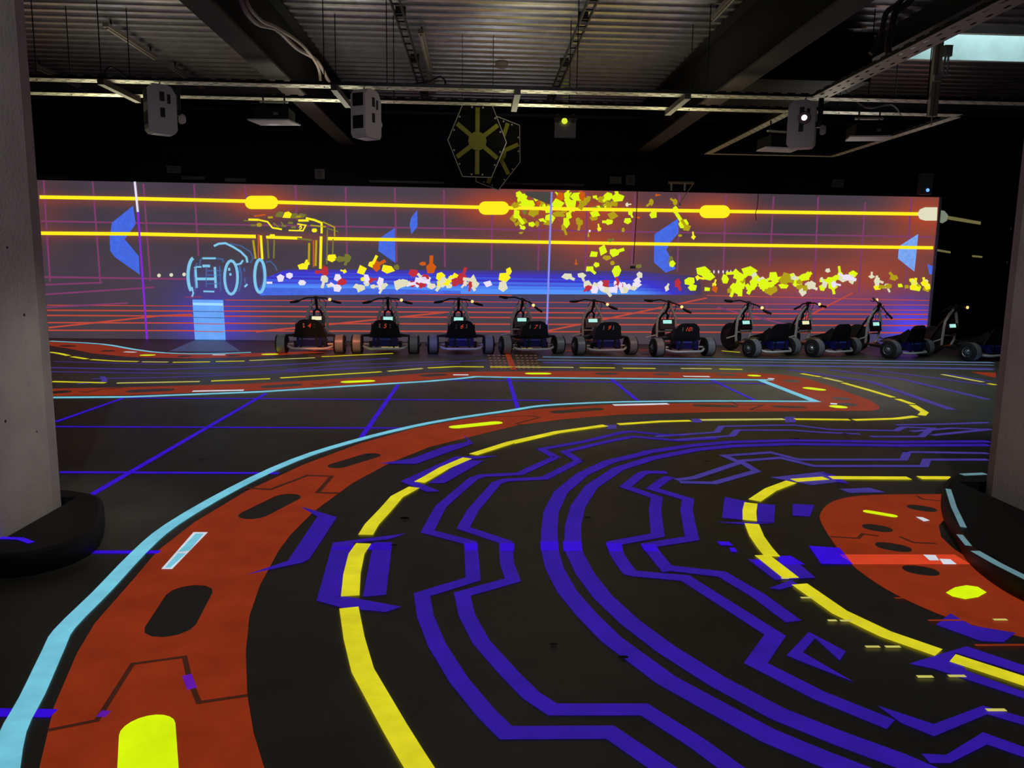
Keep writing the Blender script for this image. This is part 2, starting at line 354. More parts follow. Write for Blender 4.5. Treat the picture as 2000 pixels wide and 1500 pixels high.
# glowing block and turbine
wpoly('glow_block', ((376, 585), (436, 586), (441, 665), (381, 664)), emat('picture_block', (105, 165, 250), noise=.12, nscale=4), 3)
wpoly('glow_block_cap', ((377, 591), (436, 592), (436, 597), (377, 596)), emat('block_cap', (160, 220, 255)), 4)
for y in (608, 620, 632, 647): wline('block_joint', ((378, y), (438, y+1)), E_red if y in (632, 647) else E_cy2, 1.4, 4)
T = (340, 400); TS = 5.356
def ell(cx, cy, rx, ry, a0=0, a1=360, n=20): return [(cx+rx*math.cos(math.radians(a0+(a1-a0)*i/n)), cy+ry*math.sin(math.radians(a0+(a1-a0)*i/n))) for i in range(n+1)]
for pts, wd, m in ((ell(215, 740, 65, 185, 120, 260), 6, E_cy), (ell(300, 740, 85, 170, 130, 230), 3, E_cy2), (ell(600, 760, 68, 175, 0, 360), 5, E_cy), (ell(640, 760, 66, 170, -60, 60), 3, E_cy2), (ell(900, 745, 54, 172, 0, 360), 5.5, E_cy), (ell(905, 745, 30, 110, -90, 90), 2, E_cy2),
                   (((300, 560), (440, 560)), 3.5, E_cy), (((270, 640), (280, 580), (300, 555)), 3, E_cy2), (((225, 650), (240, 870)), 4.5, E_cy), (((430, 650), (440, 870)), 4.5, E_cy), (((230, 775), (435, 775)), 5, E_cy), (((300, 640), (380, 640)), 5, E_cy),
                   (((340, 690), (500, 690)), 2.5, E_cy2), (((340, 640), (340, 860)), 2.5, E_cy2), (((340, 735), (500, 735)), 2.5, E_cy2), (((340, 825), (500, 825)), 2.5, E_cy2), (((480, 640), (490, 900)), 2.5, E_cy2), (((310, 905), (425, 908)), 3, E_cy), (((225, 650), (290, 650)), 3, E_cy),
                   (((440, 560), (510, 570), (520, 600)), 3, E_cy2), (((420, 432), (470, 408), (540, 402), (620, 440), (700, 490), (760, 550), (770, 605)), 4, E_cy), (((590, 405), (700, 430), (800, 490), (830, 560), (800, 610)), 2.5, E_cy2), (((640, 630), (700, 615), (725, 580)), 3.5, E_cy),
                   (((740, 860), (770, 830)), 3.5, E_cy), (((745, 760), (745, 830)), 2.5, E_cy2), (((680, 660), (690, 710)), 3, E_cy2), (((735, 660), (742, 700)), 3, E_cy2), (((580, 660), (580, 690)), 4, E_cy), (((590, 715), (595, 740)), 4, E_cy), (((190, 965), (205, 925), (190, 860)), 3, E_cy),
                   (((115, 965), (295, 962)), 2.5, E_pink), (((230, 780), (225, 900)), 2, E_cy2), (((965, 600), (1010, 590), (1060, 640), (1080, 690)), 2.5, E_cy2), (((970, 815), (1030, 815)), 4, E_wht)):
    wline('turbine_stroke', pts, m, wd, 10, T, TS)
# drone sketch: a flat deck on thin legs
for pts, wd, m in ((((780, 155), (885, 158)), 4, E_yel), (((885, 158), (980, 178), (1030, 240), (1130, 258)), 3, E_yel), (((730, 165), (790, 168)), 2, E_olv), (((1200, 268), (1350, 272), (1380, 215), (1290, 200)), 2.5, E_yel), (((1300, 165), (1410, 165)), 4, E_yel),
                   (((1380, 140), (1470, 160), (1545, 190), (1545, 300)), 4, E_yel), (((1430, 215), (1590, 232)), 2.5, E_yel2), (((1560, 180), (1680, 235), (1680, 330)), 2.5, E_yel2), (((1600, 245), (1720, 282)), 2, E_olv), (((1120, 180), (1160, 230)), 2, E_olv), (((1040, 190), (1100, 240)), 3, E_olv),
                   (((840, 120), (960, 103)), 2.5, E_org), (((975, 340), (1290, 350)), 5, E_yel), (((1290, 350), (1440, 370)), 3, E_olv), (((830, 370), (855, 565)), 4, E_yel2), (((885, 310), (885, 560)), 3, E_org), (((910, 320), (925, 570)), 4.5, E_yel), (((980, 360), (990, 560)), 3, E_olv), (((1050, 365), (1045, 560)), 3, E_olv),
                   (((1415, 400), (1412, 600)), 4, E_yel2), (((1460, 370), (1460, 650)), 2.5, E_org), (((1490, 370), (1482, 640)), 4, E_yel2), (((1540, 330), (1532, 670)), 5, E_yel), (((1605, 260), (1600, 620)), 2.5, E_olv), (((1665, 360), (1660, 520)), 2.5, E_olv), (((1310, 240), (1330, 215), (1335, 245), (1310, 260)), 2, E_yel)):
    wline('drone_stroke', pts, m, wd, 8, T, TS)
for cx, cy, m in ((893, 210, E_yel2), (1470, 268, E_yel), (1010, 132, E_yel2), (830, 215, E_olv), (1305, 125, E_yel2), (1220, 190, E_olv), (1150, 222, E_olv), (1030, 320, E_yel), (1250, 235, E_olv)):
    wpoly('drone_plate', pillpts(cx, cy, 56, 40 if cx in (893, 1470) else 22), m, 9, T, TS)
for pts, m in ((((1060, 125), (1075, 85), (1110, 70), (1150, 75), (1130, 130)), E_olv), (((1135, 135), (1160, 80), (1200, 70), (1235, 95), (1215, 140)), E_yel), (((1215, 140), (1240, 90), (1290, 90), (1290, 145)), E_olv), (((1290, 110), (1330, 90), (1390, 105), (1350, 140)), E_olv)):
    wpoly('drone_plate', pts, m, 9, T, TS)
# debris flying through the picture
def chunk(cx, cy, r, m, k, tail=True):
    r *= 1.2; cy = max(cy, 352+.0193*cx+r*.9+1)
    a0 = random.random()*6.28; n = random.choice((4, 5, 5, 6)); st = random.uniform(.8, 1.3)
    pts = [(cx+r*random.uniform(.8, 1.15)*math.cos(a0+6.28*i/n)*st, cy+r*random.uniform(.8, 1.15)*math.sin(a0+6.28*i/n)/st) for i in range(n)]
    wpoly('debris_chunk', pts, m, k)
    if tail and random.random() < .45:
        a = a0; l = r*random.uniform(1.6, 2.4); dx, dy = math.cos(a), math.sin(a); h = r*.33
        wpoly('debris_chunk', [(cx-dy*h, cy+dx*h), (cx+dy*h, cy-dx*h), (cx+dx*l+dy*h, cy+dy*l-dx*h), (cx+dx*l-dy*h, cy+dy*l+dx*h)], m, k+.3)
# single pieces seen clearly, then clusters
S2, O2 = 7.692, (980, 370)
for x, y, r, m in ((220, 370, 62, E_lime), (180, 430, 55, E_yel2), (310, 180, 70, E_lime), (420, 220, 62, E_lime), (260, 70, 45, E_lime), (330, 100, 40, E_lime), (310, 480, 55, E_yel2), (320, 575, 30, E_lime), (600, 460, 32, E_lime), (470, 350, 55, E_yel2), (620, 260, 50, E_lime), (700, 300, 50, E_lime),
                (720, 430, 62, E_lime), (690, 500, 50, E_yel2), (830, 220, 70, E_lime), (1040, 200, 95, E_lime), (1130, 100, 60, E_lime), (980, 90, 45, E_lime), (1220, 200, 55, E_yel2), (840, 370, 50, E_yel2), (970, 500, 52, E_lime), (930, 570, 40, E_yel2), (1170, 500, 42, E_yel2), (1400, 370, 55, E_lime), (1380, 430, 40, E_yel2),
                (1660, 390, 60, E_yel2), (1610, 490, 45, E_lime), (1890, 470, 48, E_lime), (1930, 350, 35, E_lime), (1530, 150, 50, E_yel2), (1740, 90, 62, E_lime), (1600, 70, 50, E_lime), (1460, 595, 28, E_yel), (1820, 610, 25, E_yel2), (1880, 230, 22, E_pal), (1320, 625, 16, E_wht), (1300, 695, 16, E_yel2), (285, 655, 18, E_yel2),
                (450, 525, 40, E_lime), (530, 520, 32, E_yel2), (915, 390, 30, E_yel2), (880, 110, 50, E_org), (560, 210, 32, E_org), (1210, 90, 50, E_org), (1000, 420, 40, E_olv)):
    chunk(O2[0]+x/S2, O2[1]+y/S2, r/S2*1.1, m, random.uniform(4.6, 5.8))
def cluster(n, xs, ys, rs, mats, k0=5.):
    for _ in range(n):
        chunk(random.uniform(*xs), random.triangular(*ys), random.uniform(*rs), random.choice(mats), k0+random.random()*3)
for x, y, r, m in ((1177, 488, 9, E_lime), (1160, 497, 7, E_lime), (1199, 493, 8, E_lime), (1152, 525, 7, E_lime), (1165, 517, 5, E_lime), (1204, 529, 9, E_lime), (1185, 503, 6, E_yel2), (1190, 472, 5, E_olv), (1196, 514, 4, E_yel2), (1125, 515, 3, E_org), (1108, 540, 7, E_pal), (1136, 538, 6, E_pal), (1247, 520, 5, E_olv), (1249, 537, 6, E_pal),
                (1272, 395, 5, E_yel2), (1275, 420, 7, E_lime), (1318, 395, 5, E_yel2), (1319, 410, 6, E_lime), (1334, 437, 9, E_lime), (1341, 445, 7, E_yel2), (1354, 463, 4, E_yel), (1328, 460, 3, E_yel2), (1310, 505, 4, E_olv), (1312, 515, 6, E_lime), (1282, 381, 3, E_org), (1247, 425, 2.5, E_org), (1302, 563, 5, E_pal), (1323, 553, 7, E_red2),
                (1347, 549, 9, E_lime), (1352, 562, 7, E_lime), (1372, 530, 10, E_lime), (1382, 540, 9, E_lime), (1381, 565, 5, E_lime), (1396, 564, 6, E_org), (1395, 556, 4, E_yel), (1362, 542, 5, E_yel), (1416, 545, 7, E_lime), (1437, 533, 7, E_lime), (1463, 530, 11, E_lime), (1446, 552, 11, E_lime), (1472, 552, 9, E_lime), (1440, 563, 9, E_lime),
                (986, 541, 10, E_yel), (994, 530, 6, E_yel), (982, 560, 9, E_pal), (592, 520, 8, E_yel), (600, 513, 5, E_yel), (648, 504, 8, E_yel), (665, 506, 7, E_olv), (679, 504, 7, E_olv), (548, 543, 7, E_wht), (566, 538, 6, E_wht), (590, 552, 6, E_wht), (635, 530, 8, E_red2), (634, 545, 7, E_pal), (673, 530, 4, E_yel), (707, 528, 9, E_yel), (728, 516, 7, E_yel), (735, 519, 8, E_org), (757, 526, 10, E_yel), (775, 522, 5, E_olv), (807, 533, 8, E_red2), (842, 524, 9, E_org), (826, 515, 5, E_org), (861, 541, 8, E_yel), (889, 539, 6, E_yel), (903, 541, 8, E_red2), (924, 547, 8, E_pal)):
    chunk(x, y, r, m, random.uniform(5.2, 6.2))
cluster(46, (640, 960), (540, 566, 556), (4, 8), (E_pal, E_pal, E_wht, E_red2, E_yel, E_pal))
cluster(26, (1145, 1245), (545, 572, 562), (4, 8), (E_wht, E_pal, E_wht, E_red2, E_vio2))
cluster(42, (1425, 1590), (528, 570, 558), (5, 9), (E_lime, E_lime, E_yel2, E_pal, E_lime))
cluster(14, (1596, 1668), (525, 566, 555), (4, 8), (E_pal, E_wht, E_lime))
cluster(20, (1695, 1812), (540, 564, 558), (4, 7), (E_lime, E_yel2, E_pal, E_yel))
cluster(26, (1002, 1200), (376, 432, 385), (3, 7), (E_lime, E_yel2, E_olv, E_yel2), 4.)
for x, y in ((311, 538), (335, 537), (360, 536)): wpoly('spark', pillpts(x, y, 7, 7), E_pal, 6)
for x in (1394, 1403, 1412, 1420, 1427): wpoly('spark', pillpts(x, 531, 3, 6.5), E_wht, 6)
# faint continuation of the picture on the black side wall
sw = bpy.data.objects['wall_side']
def side(x, y):
    r = ray(x, y); n = Vector((4.45, -4.37, 0)).normalized(); p0 = Vector((8.83, WY+.02, 0))-Vector((0, 0, CAMH))
    t = n.dot(p0)/n.dot(r); return r*t+Vector((0, 0, CAMH))-Vector((4.45, -4.37, 0)).normalized()*.006*-1
E_dim = emat('side_dim_yellow', (105, 100, 60))
for pts, wd in ((((1850, 425), (1915, 436)), .07), (((1945, 441), (1975, 447)), .08), (((1826, 488), (1856, 493)), .04), (((1898, 500), (1918, 502)), .04), (((1926, 507), (1972, 513)), .06)):
    v, f = ribbon([side(*p) for p in pts], wd, Vector((4.45, -4.37, 0)).normalized()); flat('light_bar', v, f, E_dim, sw)
P = [side(*q) for q in ((1833, 410), (1844, 412), (1851, 420), (1849, 431), (1840, 436), (1833, 434))]
flat('capsule', P, [tuple(t) for t in tessellate_polygon([P])], emat('side_capsule', (120, 130, 110)), sw)

# ------------------------------------------------------------------ floor projection
def fmat(n, c, es=1., ns=.18): return emat(n, c, es, ns, 5.)
G_red = fmat('floor_red', (128, 40, 14)); G_red2 = fmat('floor_bright_red', (205, 62, 32)); G_blue = fmat('floor_blue', (44, 20, 145)); G_blue2 = fmat('floor_bright_blue', (48, 6, 205))
G_bdim = fmat('floor_dim_blue', (62, 50, 135)); G_yel = fmat('floor_yellow', (214, 204, 32)); G_pyel = fmat('floor_pale_yellow', (195, 188, 95)); G_lime = fmat('floor_lime', (212, 240, 6), ns=.1); G_cyan = fmat('floor_cyan', (112, 190, 212)); G_wht = fmat('floor_white', (205, 210, 220))
G_ice = fmat('floor_ice', (88, 110, 150)); G_dark = fmat('floor_dark_line', (58, 26, 16)); G_grid = fmat('floor_grid_blue', (48, 12, 190))
UP = Vector((0, 0, 1))
def K(pts, off, s): return [(off[0]+x/s, off[1]+y/s) for x, y in pts]
def fline(name, pts, m, wd, lay=2):
    v, f = ribbon([fl(x, y, .0012*lay) for x, y in pts], wd, UP); return flat(name, v, f, m, floor)
def fpoly(name, loops, m, lay=1):
    if not isinstance(loops[0][0], (tuple, list)): loops = [loops]
    L = [[fl(x, y, .0012*lay) for x, y in l] for l in loops]
    t = tessellate_polygon(L); P = [p for l in L for p in l]; return flat(name, P, [tuple(q) for q in t], m, floor)
def oval(a, bb, wd, n=6):
    """stadium on the floor from pixel a to pixel bb, wd metres wide -> pixel-free world loop"""
    A, B = fl(*a), fl(*bb); d = (B-A); L = d.length; d.normalize(); nn = UP.cross(d); r = wd/2; A = A+d*min(r, L*.45); B = B-d*min(r, L*.45); P = []
    for i in range(n+1): q = -math.pi/2+math.pi*i/n; P.append(B+d*r*math.cos(q)+nn*r*math.sin(q))
    for i in range(n+1): q = math.pi/2+math.pi*i/n; P.append(A+d*r*math.cos(q)+nn*r*math.sin(q))
    return P
def fworld(name, loops, m, lay=1):
    L = [[Vector((p.x, p.y, .0012*lay)) for p in l] for l in loops]
    t = tessellate_polygon(L); P = [p for l in L for p in l]; return flat(name, P, [tuple(q) for q in t], m, floor)
def smooth(pts, n=4):
    out = []
    for i in range(len(pts)-1):
        p0 = pts[max(i-1, 0)]; p1 = pts[i]; p2 = pts[i+1]; p3 = pts[min(i+2, len(pts)-1)]
        for k in range(n):
            t = k/n; out.append(tuple(.5*(2*p1[j]+(p2[j]-p0[j])*t+(2*p0[j]-5*p1[j]+4*p2[j]-p3[j])*t*t+(3*p1[j]-p0[j]-3*p2[j]+p3[j])*t**3) for j in (0, 1)))
    return out+[pts[-1]]
# --- large red band sweeping round the bend
outer = [(70, 1530), (77, 1500), (105, 1382), (150, 1277), (185, 1218), (262, 1130), (308, 1076), (380, 1020), (480, 960), (592, 908), (704, 866), (812, 836), (892, 821), (1015, 803), (1050, 799), (1180, 791), (1300, 788), (1575, 786), (1600, 783), (1490, 742), (1480, 739.5), (1000, 736.5), (930, 734), (780, 747), (520, 762), (250, 772), (60, 774)]
inner = [(60, 760), (103, 759), (230, 757), (480, 750), (630, 742), (750, 735), (830, 729), (930, 726), (1150, 725), (1350, 727.5), (1475, 728.5), (1525, 731.5), (1575, 739), (1625, 755), (1700, 782), (1716, 793), (1718, 799), (1705, 802), (1400, 805), (1210, 810), (1102, 819), (1015, 830), (924, 852), (840, 873), (760, 905), (688, 944), (612, 1000), (568, 1044), (544, 1076), (507, 1145), (487, 1204), (480, 1274), (483, 1358), (495, 1431), (516, 1500), (525, 1530)]
holes = [oval((320, 1245), (380, 1143), .19), oval((478, 1014), (575, 965), .17), oval((646, 914), (737, 886), .15), oval((1076, 806), (1178, 798), .15), oval((1352, 792), (1442, 794), .15), oval((1508, 794), (1575, 796), .13),
         oval((1110-1000+635, 766-10+0), (480+160, 766-10+0), .0001)][:6]
holes += [oval((1060, 732-.5), (1200-60, 732), .2)][:0]
band = [[fl(x, y) for x, y in outer+inner]]+holes
fworld('track_band', band, G_red, 1)
G_hole = mat('floor_unlit', (96, 92, 84), .55, noise=.3, nscale=1.7)
for a, bb, wd in (((1162, 730.5), (1208, 730), .22), ((1276, 731), (1310, 731.5), .22), ((1398, 732), (1440, 732.5), .22), ((820, 735), (872, 731), .22), ((508, 757), (590, 751), .22), ((245, 765), (342, 761), .22), ((104, 767), (130, 765), .22), ((1534, 745), (1560, 744), .22), ((1630, 779), (1658, 779), .2), ((1640, 791), (1672, 790), .2)):
    fworld('unlit_oval', [oval(a, bb, wd)], G_hole, 2)
# dark circuit cracks across the band
for pts, wd in ((K(((270, 1075), (540, 1020), (740, 705), (1030, 665), (1060, 800), (1110, 920), (1385, 880)), (0, 1050), 2.857), .018), (K(((1000, 432), (1120, 440), (1300, 372), (1420, 375), (1350, 455), (1460, 458)), (80, 780), 2.5), .03),
                (K(((730, 40), (970, 35), (1010, 45), (880, 78), (910, 85)), (700, 800), 2.857), .025), (K(((850, 205), (880, 222), (980, 222), (930, 240), (1010, 245)), (1000, 680), 2.), .03), (K(((150, 248), (180, 252), (240, 240), (320, 236)), (80, 640), 2.), .04), (K(((1060, 220), (1090, 225), (1160, 212)), (80, 640), 2.), .03)):
    fline('circuit_crack', pts, G_dark, wd, 2)
for pts in (((196, 1400), (208, 1388)), ((365, 1318), (375, 1345))): fline('circuit_spark', pts, fmat('floor_violet', (95, 20, 165)), .03, 3)
# yellow, lime and white lozenges on the band
fworld('oval_light', [oval((290, 1570), (288, 1400), .155, 10)], G_lime, 3)
fworld('oval_light', [oval((878, 836), (980, 825), .13)], G_lime, 3)
for a, bb in (((665, 747), (733, 744)), ((1025, 730), (1077, 730)), ((1462, 734), (1484, 734)), ((1569, 757), (1612, 763)), ((1620, 793), (1655, 797)), ((273, 694), (304, 694)), ((510, 692.5), (544, 692))): fworld('oval_light', [oval(a, bb, .17)], G_lime, 3)
fpoly('white_bar', K(((745, 648), (815, 648), (640, 828), (587, 828)), (80, 780), 2.5), G_wht, 3)
fpoly('white_bar_core', K(((755, 655), (795, 655), (725, 738), (670, 745)), (80, 780), 2.5), G_cyan, 4); fpoly('white_bar_core', K(((668, 752), (708, 752), (632, 822), (605, 822)), (80, 780), 2.5), G_cyan, 4)
for pts in (((1198, 791), (1305, 788.5)), ((1335, 735), (1386, 735.5)), ((376, 764), (476, 762)), ((415, 693), (440, 693)), ((243, 687), (265, 688)), ((885, 732), (915, 732)), ((1500, 739), (1512, 740)), ((1622, 788), (1635, 789))): fline('white_bar', pts, G_wht, .09, 3)
# --- cyan edge line
fline('edge_line', smooth([(5, 1530), (23, 1435), (63, 1358), (105, 1267), (126, 1228), (199, 1155), (273, 1077), (336, 1024), (456, 954), (576, 898), (688, 862), (804, 833), (896, 816), (1000, 801), (1060, 792), (1170, 786), (1300, 783.5), (1450, 783), (1592, 784)], 3), G_cyan, .075, 3)
fline('edge_line', [(1596, 785), (1482, 741)], G_cyan, .1, 3); fline('edge_line', [(1510, 742), (1000, 737), (930, 735.5), (900, 739), (830, 745), (680, 754), (510, 765), (250, 775), (60, 776.5)], G_cyan, .1, 3)
fline('edge_line', smooth([(98, 666), (200, 672), (260, 682), (320, 689), (405, 691), (490, 688)], 3), G_cyan, .09, 3)
# --- second red band against the screen wall
fpoly('track_band', [(60, 667), (98, 667), (200, 673.5), (260, 683), (320, 690), (405, 692), (490, 690), (600, 686), (640, 688), (510, 696), (380, 700), (250, 697), (180, 690), (130, 680), (98, 675), (60, 672)], G_red, 1)
for a, bb in (((200, 685), (222, 686)), ((350, 696), (372, 696)), ((445, 695), (468, 695)), ((120, 675), (145, 677))): fworld('unlit_oval', [oval(a, bb, .2)], G_hole, 2)
# --- yellow lane dashes
D1 = [K(p, (80, 640), 2.) for p in (((35, 95), (75, 101), (108, 109)), ((122, 113), (180, 122)), ((195, 124), (290, 130), (380, 132)), ((395, 133), (497, 134)), ((515, 135), (660, 133)), ((683, 132), (795, 130)), ((815, 128), (1070, 117)), ((1097, 113), (1375, 100)),
                                    ((42, 210), (252, 215)), ((297, 216), (620, 210)), ((665, 208), (895, 199)), ((935, 196), (1330, 172)), ((1355, 170), (1490, 159)), ((1512, 157), (1620, 152), (1730, 153)), ((1755, 153), (1840, 153.5)))]
D2 = [K(p, (1000, 680), 2.) for p in (((0, 73), (240, 75)), ((265, 76), (402, 77)), ((433, 78), (560, 79)), ((660, 79), (780, 80)), ((810, 81), (900, 83)), ((1130, 99), (1205, 112)), ((1217, 115), (1288, 131)), ((1293, 135), (1400, 165), (1490, 192)), ((1505, 198), (1565, 218)), ((1565, 222), (1612, 250), (1600, 262)),
                                      ((1577, 266), (1500, 275), (1335, 280)), ((1318, 279), (1105, 277)), ((1063, 277), (738, 280)), ((697, 283), (580, 286), (415, 297)), ((363, 301), (180, 328), (0, 370)), ((1680, 102), (1840, 132)), ((1860, 138), (1890, 143)))]
for i, p in enumerate(D1+D2): fline('lane_dash', p, G_yel if (len(p) > 2 or i % 3) else G_pyel, .075, 3)
D3 = [K(p, (700, 800), 2.857) for p in (((1380, 88), (1110, 125), (850, 183), (640, 250)), ((608, 270), (480, 325), (400, 372), (340, 405)), ((312, 433), (215, 485), (150, 560), (75, 640), (40, 698)))]
D3 += [K(p, (600, 1050), 2.857) for p in (((315, 32), (275, 90), (250, 200), (240, 325)), ((233, 390), (262, 560), (310, 740), (400, 900), (490, 1060), (580, 1210), (680, 1370)))]
D3 += [K(p, (1100, 840), 2.222) for p in (((1690, 207), (1545, 206)), ((1502, 208), (1160, 206)), ((1140, 208), (1000, 218)), ((990, 224), (900, 258), (830, 305)), ((815, 316), (808, 350), (810, 392)), ((818, 406), (840, 460), (875, 510), (908, 548)), ((862, 542), (990, 642)), ((1025, 668), (1200, 790), (1400, 885), (1630, 965)), ((1690, 988), (2050, 1105)))]
for p in D3: fline('lane_dash', p, G_yel, .078, 5)
# --- blue circuit traces in the bend
c4 = lambda *p: K(p, (700, 800), 2.857)
c7 = lambda *p: K(p, (600, 1050), 2.857)
c8 = lambda *p: K(p, (1200, 1050), 2.5)
c5 = lambda *p: K(p, (1100, 840), 2.222)
c2 = lambda *p: K(p, (1000, 680), 2.)
c3 = lambda *p: K(p, (80, 780), 2.5)
fline('circuit_trace', c4((1820, 142), (1700, 140), (1530, 122), (1480, 125), (1250, 180), (1020, 220), (1100, 265), (900, 358), (690, 368), (640, 385), (460, 540), (385, 680), (625, 742), (635, 860), (640, 945))+c7((640, 318), (660, 440), (725, 600), (850, 800), (1000, 980), (1110, 1088), (1690, 1085), (2050, 1330)), G_blue, .068)
fline('circuit_trace', c4((2000, 160), (1780, 172), (1530, 150), (1400, 175), (1150, 235), (1230, 285), (1040, 382), (820, 393), (770, 410), (640, 560), (585, 660), (820, 738), (830, 860), (862, 950))+c7((865, 315), (890, 430), (970, 580), (1130, 760), (1250, 880), (1370, 958), (1880, 958))+c8((400, 1000), (620, 1160)), G_blue, .068)
fline('circuit_trace', c2((1865, 364), (1500, 366), (1100, 360), (860, 366), (700, 380), (530, 405))+c4((1590, 245), (1400, 290), (1250, 360), (1130, 460), (1075, 570), (1065, 680), (1067, 780))+c7((1380, 170), (1450, 300), (1560, 430), (1700, 570), (1850, 680), (2000, 792))+c8((500, 830), (750, 965), (1000, 1070), (1230, 1160)), G_blue, .088)
fline('circuit_trace', c2((1865, 378), (1500, 380), (1100, 374), (860, 382), (720, 396))+c4((1640, 270), (1450, 330), (1300, 430), (1225, 540), (1197, 650), (1197, 780))+c7((1550, 200), (1650, 330), (1800, 470), (2000, 620))+c8((500, 700), (800, 860), (1100, 980), (1400, 1090), (1560, 1160)), G_blue, .088)
fline('circuit_trace', c4((1720, 350), (1610, 348), (1580, 358), (1490, 430), (1665, 490), (1655, 560), (1670, 700), (1425, 745), (1440, 800), (1470, 850), (1515, 908))+c5((310, 622), (530, 642), (700, 750), (920, 890))+c8((690, 612), (1000, 770), (1350, 912)), G_blue, .072)
fline('circuit_trace', c4((1740, 375), (1700, 395), (1640, 440), (1840, 500), (1830, 560), (1862, 718), (1620, 756), (1650, 800), (1720, 885))+c5((460, 598), (690, 625), (850, 720), (1000, 830)), G_blue, .072)
fline('circuit_trace', c2((640, 514), (710, 506), (890, 446), (830, 420), (1010, 407), (1120, 435), (1530, 435), (1545, 405), (1860, 410)), G_bdim, .06); fline('circuit_trace', c2((655, 523), (790, 526), (955, 480), (890, 440), (1050, 428), (1180, 460), (1610, 460), (1620, 435), (1860, 435)), G_bdim, .06)
fline('circuit_trace', c2((640, 358), (860, 342), (880, 320), (1090, 320), (1200, 328), (1360, 335)), G_bdim, .06); fline('circuit_trace', c2((560, 345), (800, 328), (818, 305), (1100, 300), (1250, 318), (1500, 322), (1530, 308), (1640, 312), (1600, 345), (1400, 345)), G_bdim, .06)
fline('circuit_trace', c2((1500, 300), (1700, 296), (1860, 290)), G_bdim, .06); fline('circuit_trace', c2((1560, 325), (1720, 312), (1865, 318)), G_bdim, .06)
# brighter overlap patches where two projectors meet
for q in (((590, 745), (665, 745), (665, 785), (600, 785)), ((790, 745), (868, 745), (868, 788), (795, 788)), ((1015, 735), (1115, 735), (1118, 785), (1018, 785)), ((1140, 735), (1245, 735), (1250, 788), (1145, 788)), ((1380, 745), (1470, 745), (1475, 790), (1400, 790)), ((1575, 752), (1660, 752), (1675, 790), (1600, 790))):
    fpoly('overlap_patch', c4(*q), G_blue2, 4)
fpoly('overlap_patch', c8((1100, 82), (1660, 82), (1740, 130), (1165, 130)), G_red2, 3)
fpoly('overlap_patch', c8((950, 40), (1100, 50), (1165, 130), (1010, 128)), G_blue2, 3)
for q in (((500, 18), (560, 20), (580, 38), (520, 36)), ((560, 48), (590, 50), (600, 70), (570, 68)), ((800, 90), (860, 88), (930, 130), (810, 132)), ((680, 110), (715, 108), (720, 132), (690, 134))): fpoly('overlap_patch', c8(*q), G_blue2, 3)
# blue panels round the yellow dashes
for m, q in ((G_blue, c3((1270, 525), (1330, 540), (1445, 575), (1310, 780), (1280, 795), (1005, 855), (1205, 788), (1350, 572))), (G_blue, c3((1425, 700), (1500, 690), (1780, 655), (1700, 682), (1530, 700), (1480, 955), (1345, 985))), (G_blue, c7((50, 350), (200, 325), (525, 385), (440, 415), (200, 392))),
             (G_blue, c7((370, 25), (475, 25), (440, 318), (310, 330))), (G_blue2, c7((140, 55), (470, 25), (470, 68), (135, 68))), (G_blue, c4((120, 300), (320, 303), (640, 188), (585, 140), (612, 178), (480, 205), (300, 272))), (G_blue, c4((235, 400), (540, 262), (780, 258), (630, 278), (330, 405), (455, 455), (380, 458))),
             (G_blue, c4((390, 410), (600, 282), (700, 285), (480, 410))), (G_blue, c5((700, 290), (800, 310), (790, 390), (690, 380))), (G_blue, c5((845, 318), (920, 325), (915, 400), (840, 398))), (G_blue, c5((995, 320), (1090, 325), (1070, 375), (995, 370))), (G_blue, c5((665, 398), (920, 402), (800, 410))),
             (G_bdim, c5((900, 205), (1130, 180), (1190, 225), (1080, 238))), (G_bdim, c5((1200, 255), (1330, 250), (1400, 270), (1240, 272))), (G_blue, c5((1180, 195), (1110, 180), (1190, 225), (1240, 232))), (G_blue, c5((800, 560), (1000, 560), (1095, 640), (920, 650))), (G_blue, c5((895, 685), (990, 650), (1020, 670), (940, 692))),
             (G_blue, c8((840, 575), (950, 460), (1130, 555), (1100, 600), (980, 490), (920, 560), (1170, 705), (900, 600))), (G_blue, c8((1285, 820), (1560, 910), (1800, 820), (2050, 890), (2050, 930), (1820, 862), (1560, 970), (1400, 905))), (G_blue, c8((1500, 1055), (1620, 1060), (1800, 950), (2050, 1040), (2050, 1090), (1820, 1010), (1640, 1100), (1540, 1100))),
             (G_blue, c8((1440, 615), (1620, 560), (1720, 530), (2050, 640), (2050, 680), (1660, 560), (1720, 650), (2050, 770), (2050, 800), (1560, 640))), (G_blue, c8((1570, 425), (1640, 370), (1750, 430), (1960, 465), (1900, 510), (1790, 505))), (G_bdim, c4((1380, 85), (1440, 85), (1440, 108), (1390, 108)))):
    fpoly('blue_panel', q, m, 2.5)
for q in ((700, 275, 738, 290), (1063, 268, 1105, 290)):
    fpoly('blue_panel', c2((q[0], q[1]), (q[2], q[1]), (q[2]+4, q[3]), (q[0]+4, q[3])), G_bdim, 2)
# glitch dashes
for x0, x1, y in ((910, 970, 293), (1042, 1086, 404), (1102, 1162, 405), (1226, 1296, 532), (1322, 1396, 532), (1478, 1556, 678), (1630, 1715, 675), (1816, 1912, 841), (1850, 1918, 400), (815, 850, 198)): fline('glitch_dash', c8((x0, y), (x1, y)), G_pyel, .016, 6)
for x0, x1, y in ((1370, 1460, 295), (1532, 1730, 404), (1760, 2050, 525)): fline('glitch_dash', c8((x0, y), (x1, y-2)), G_red, .014, 6)
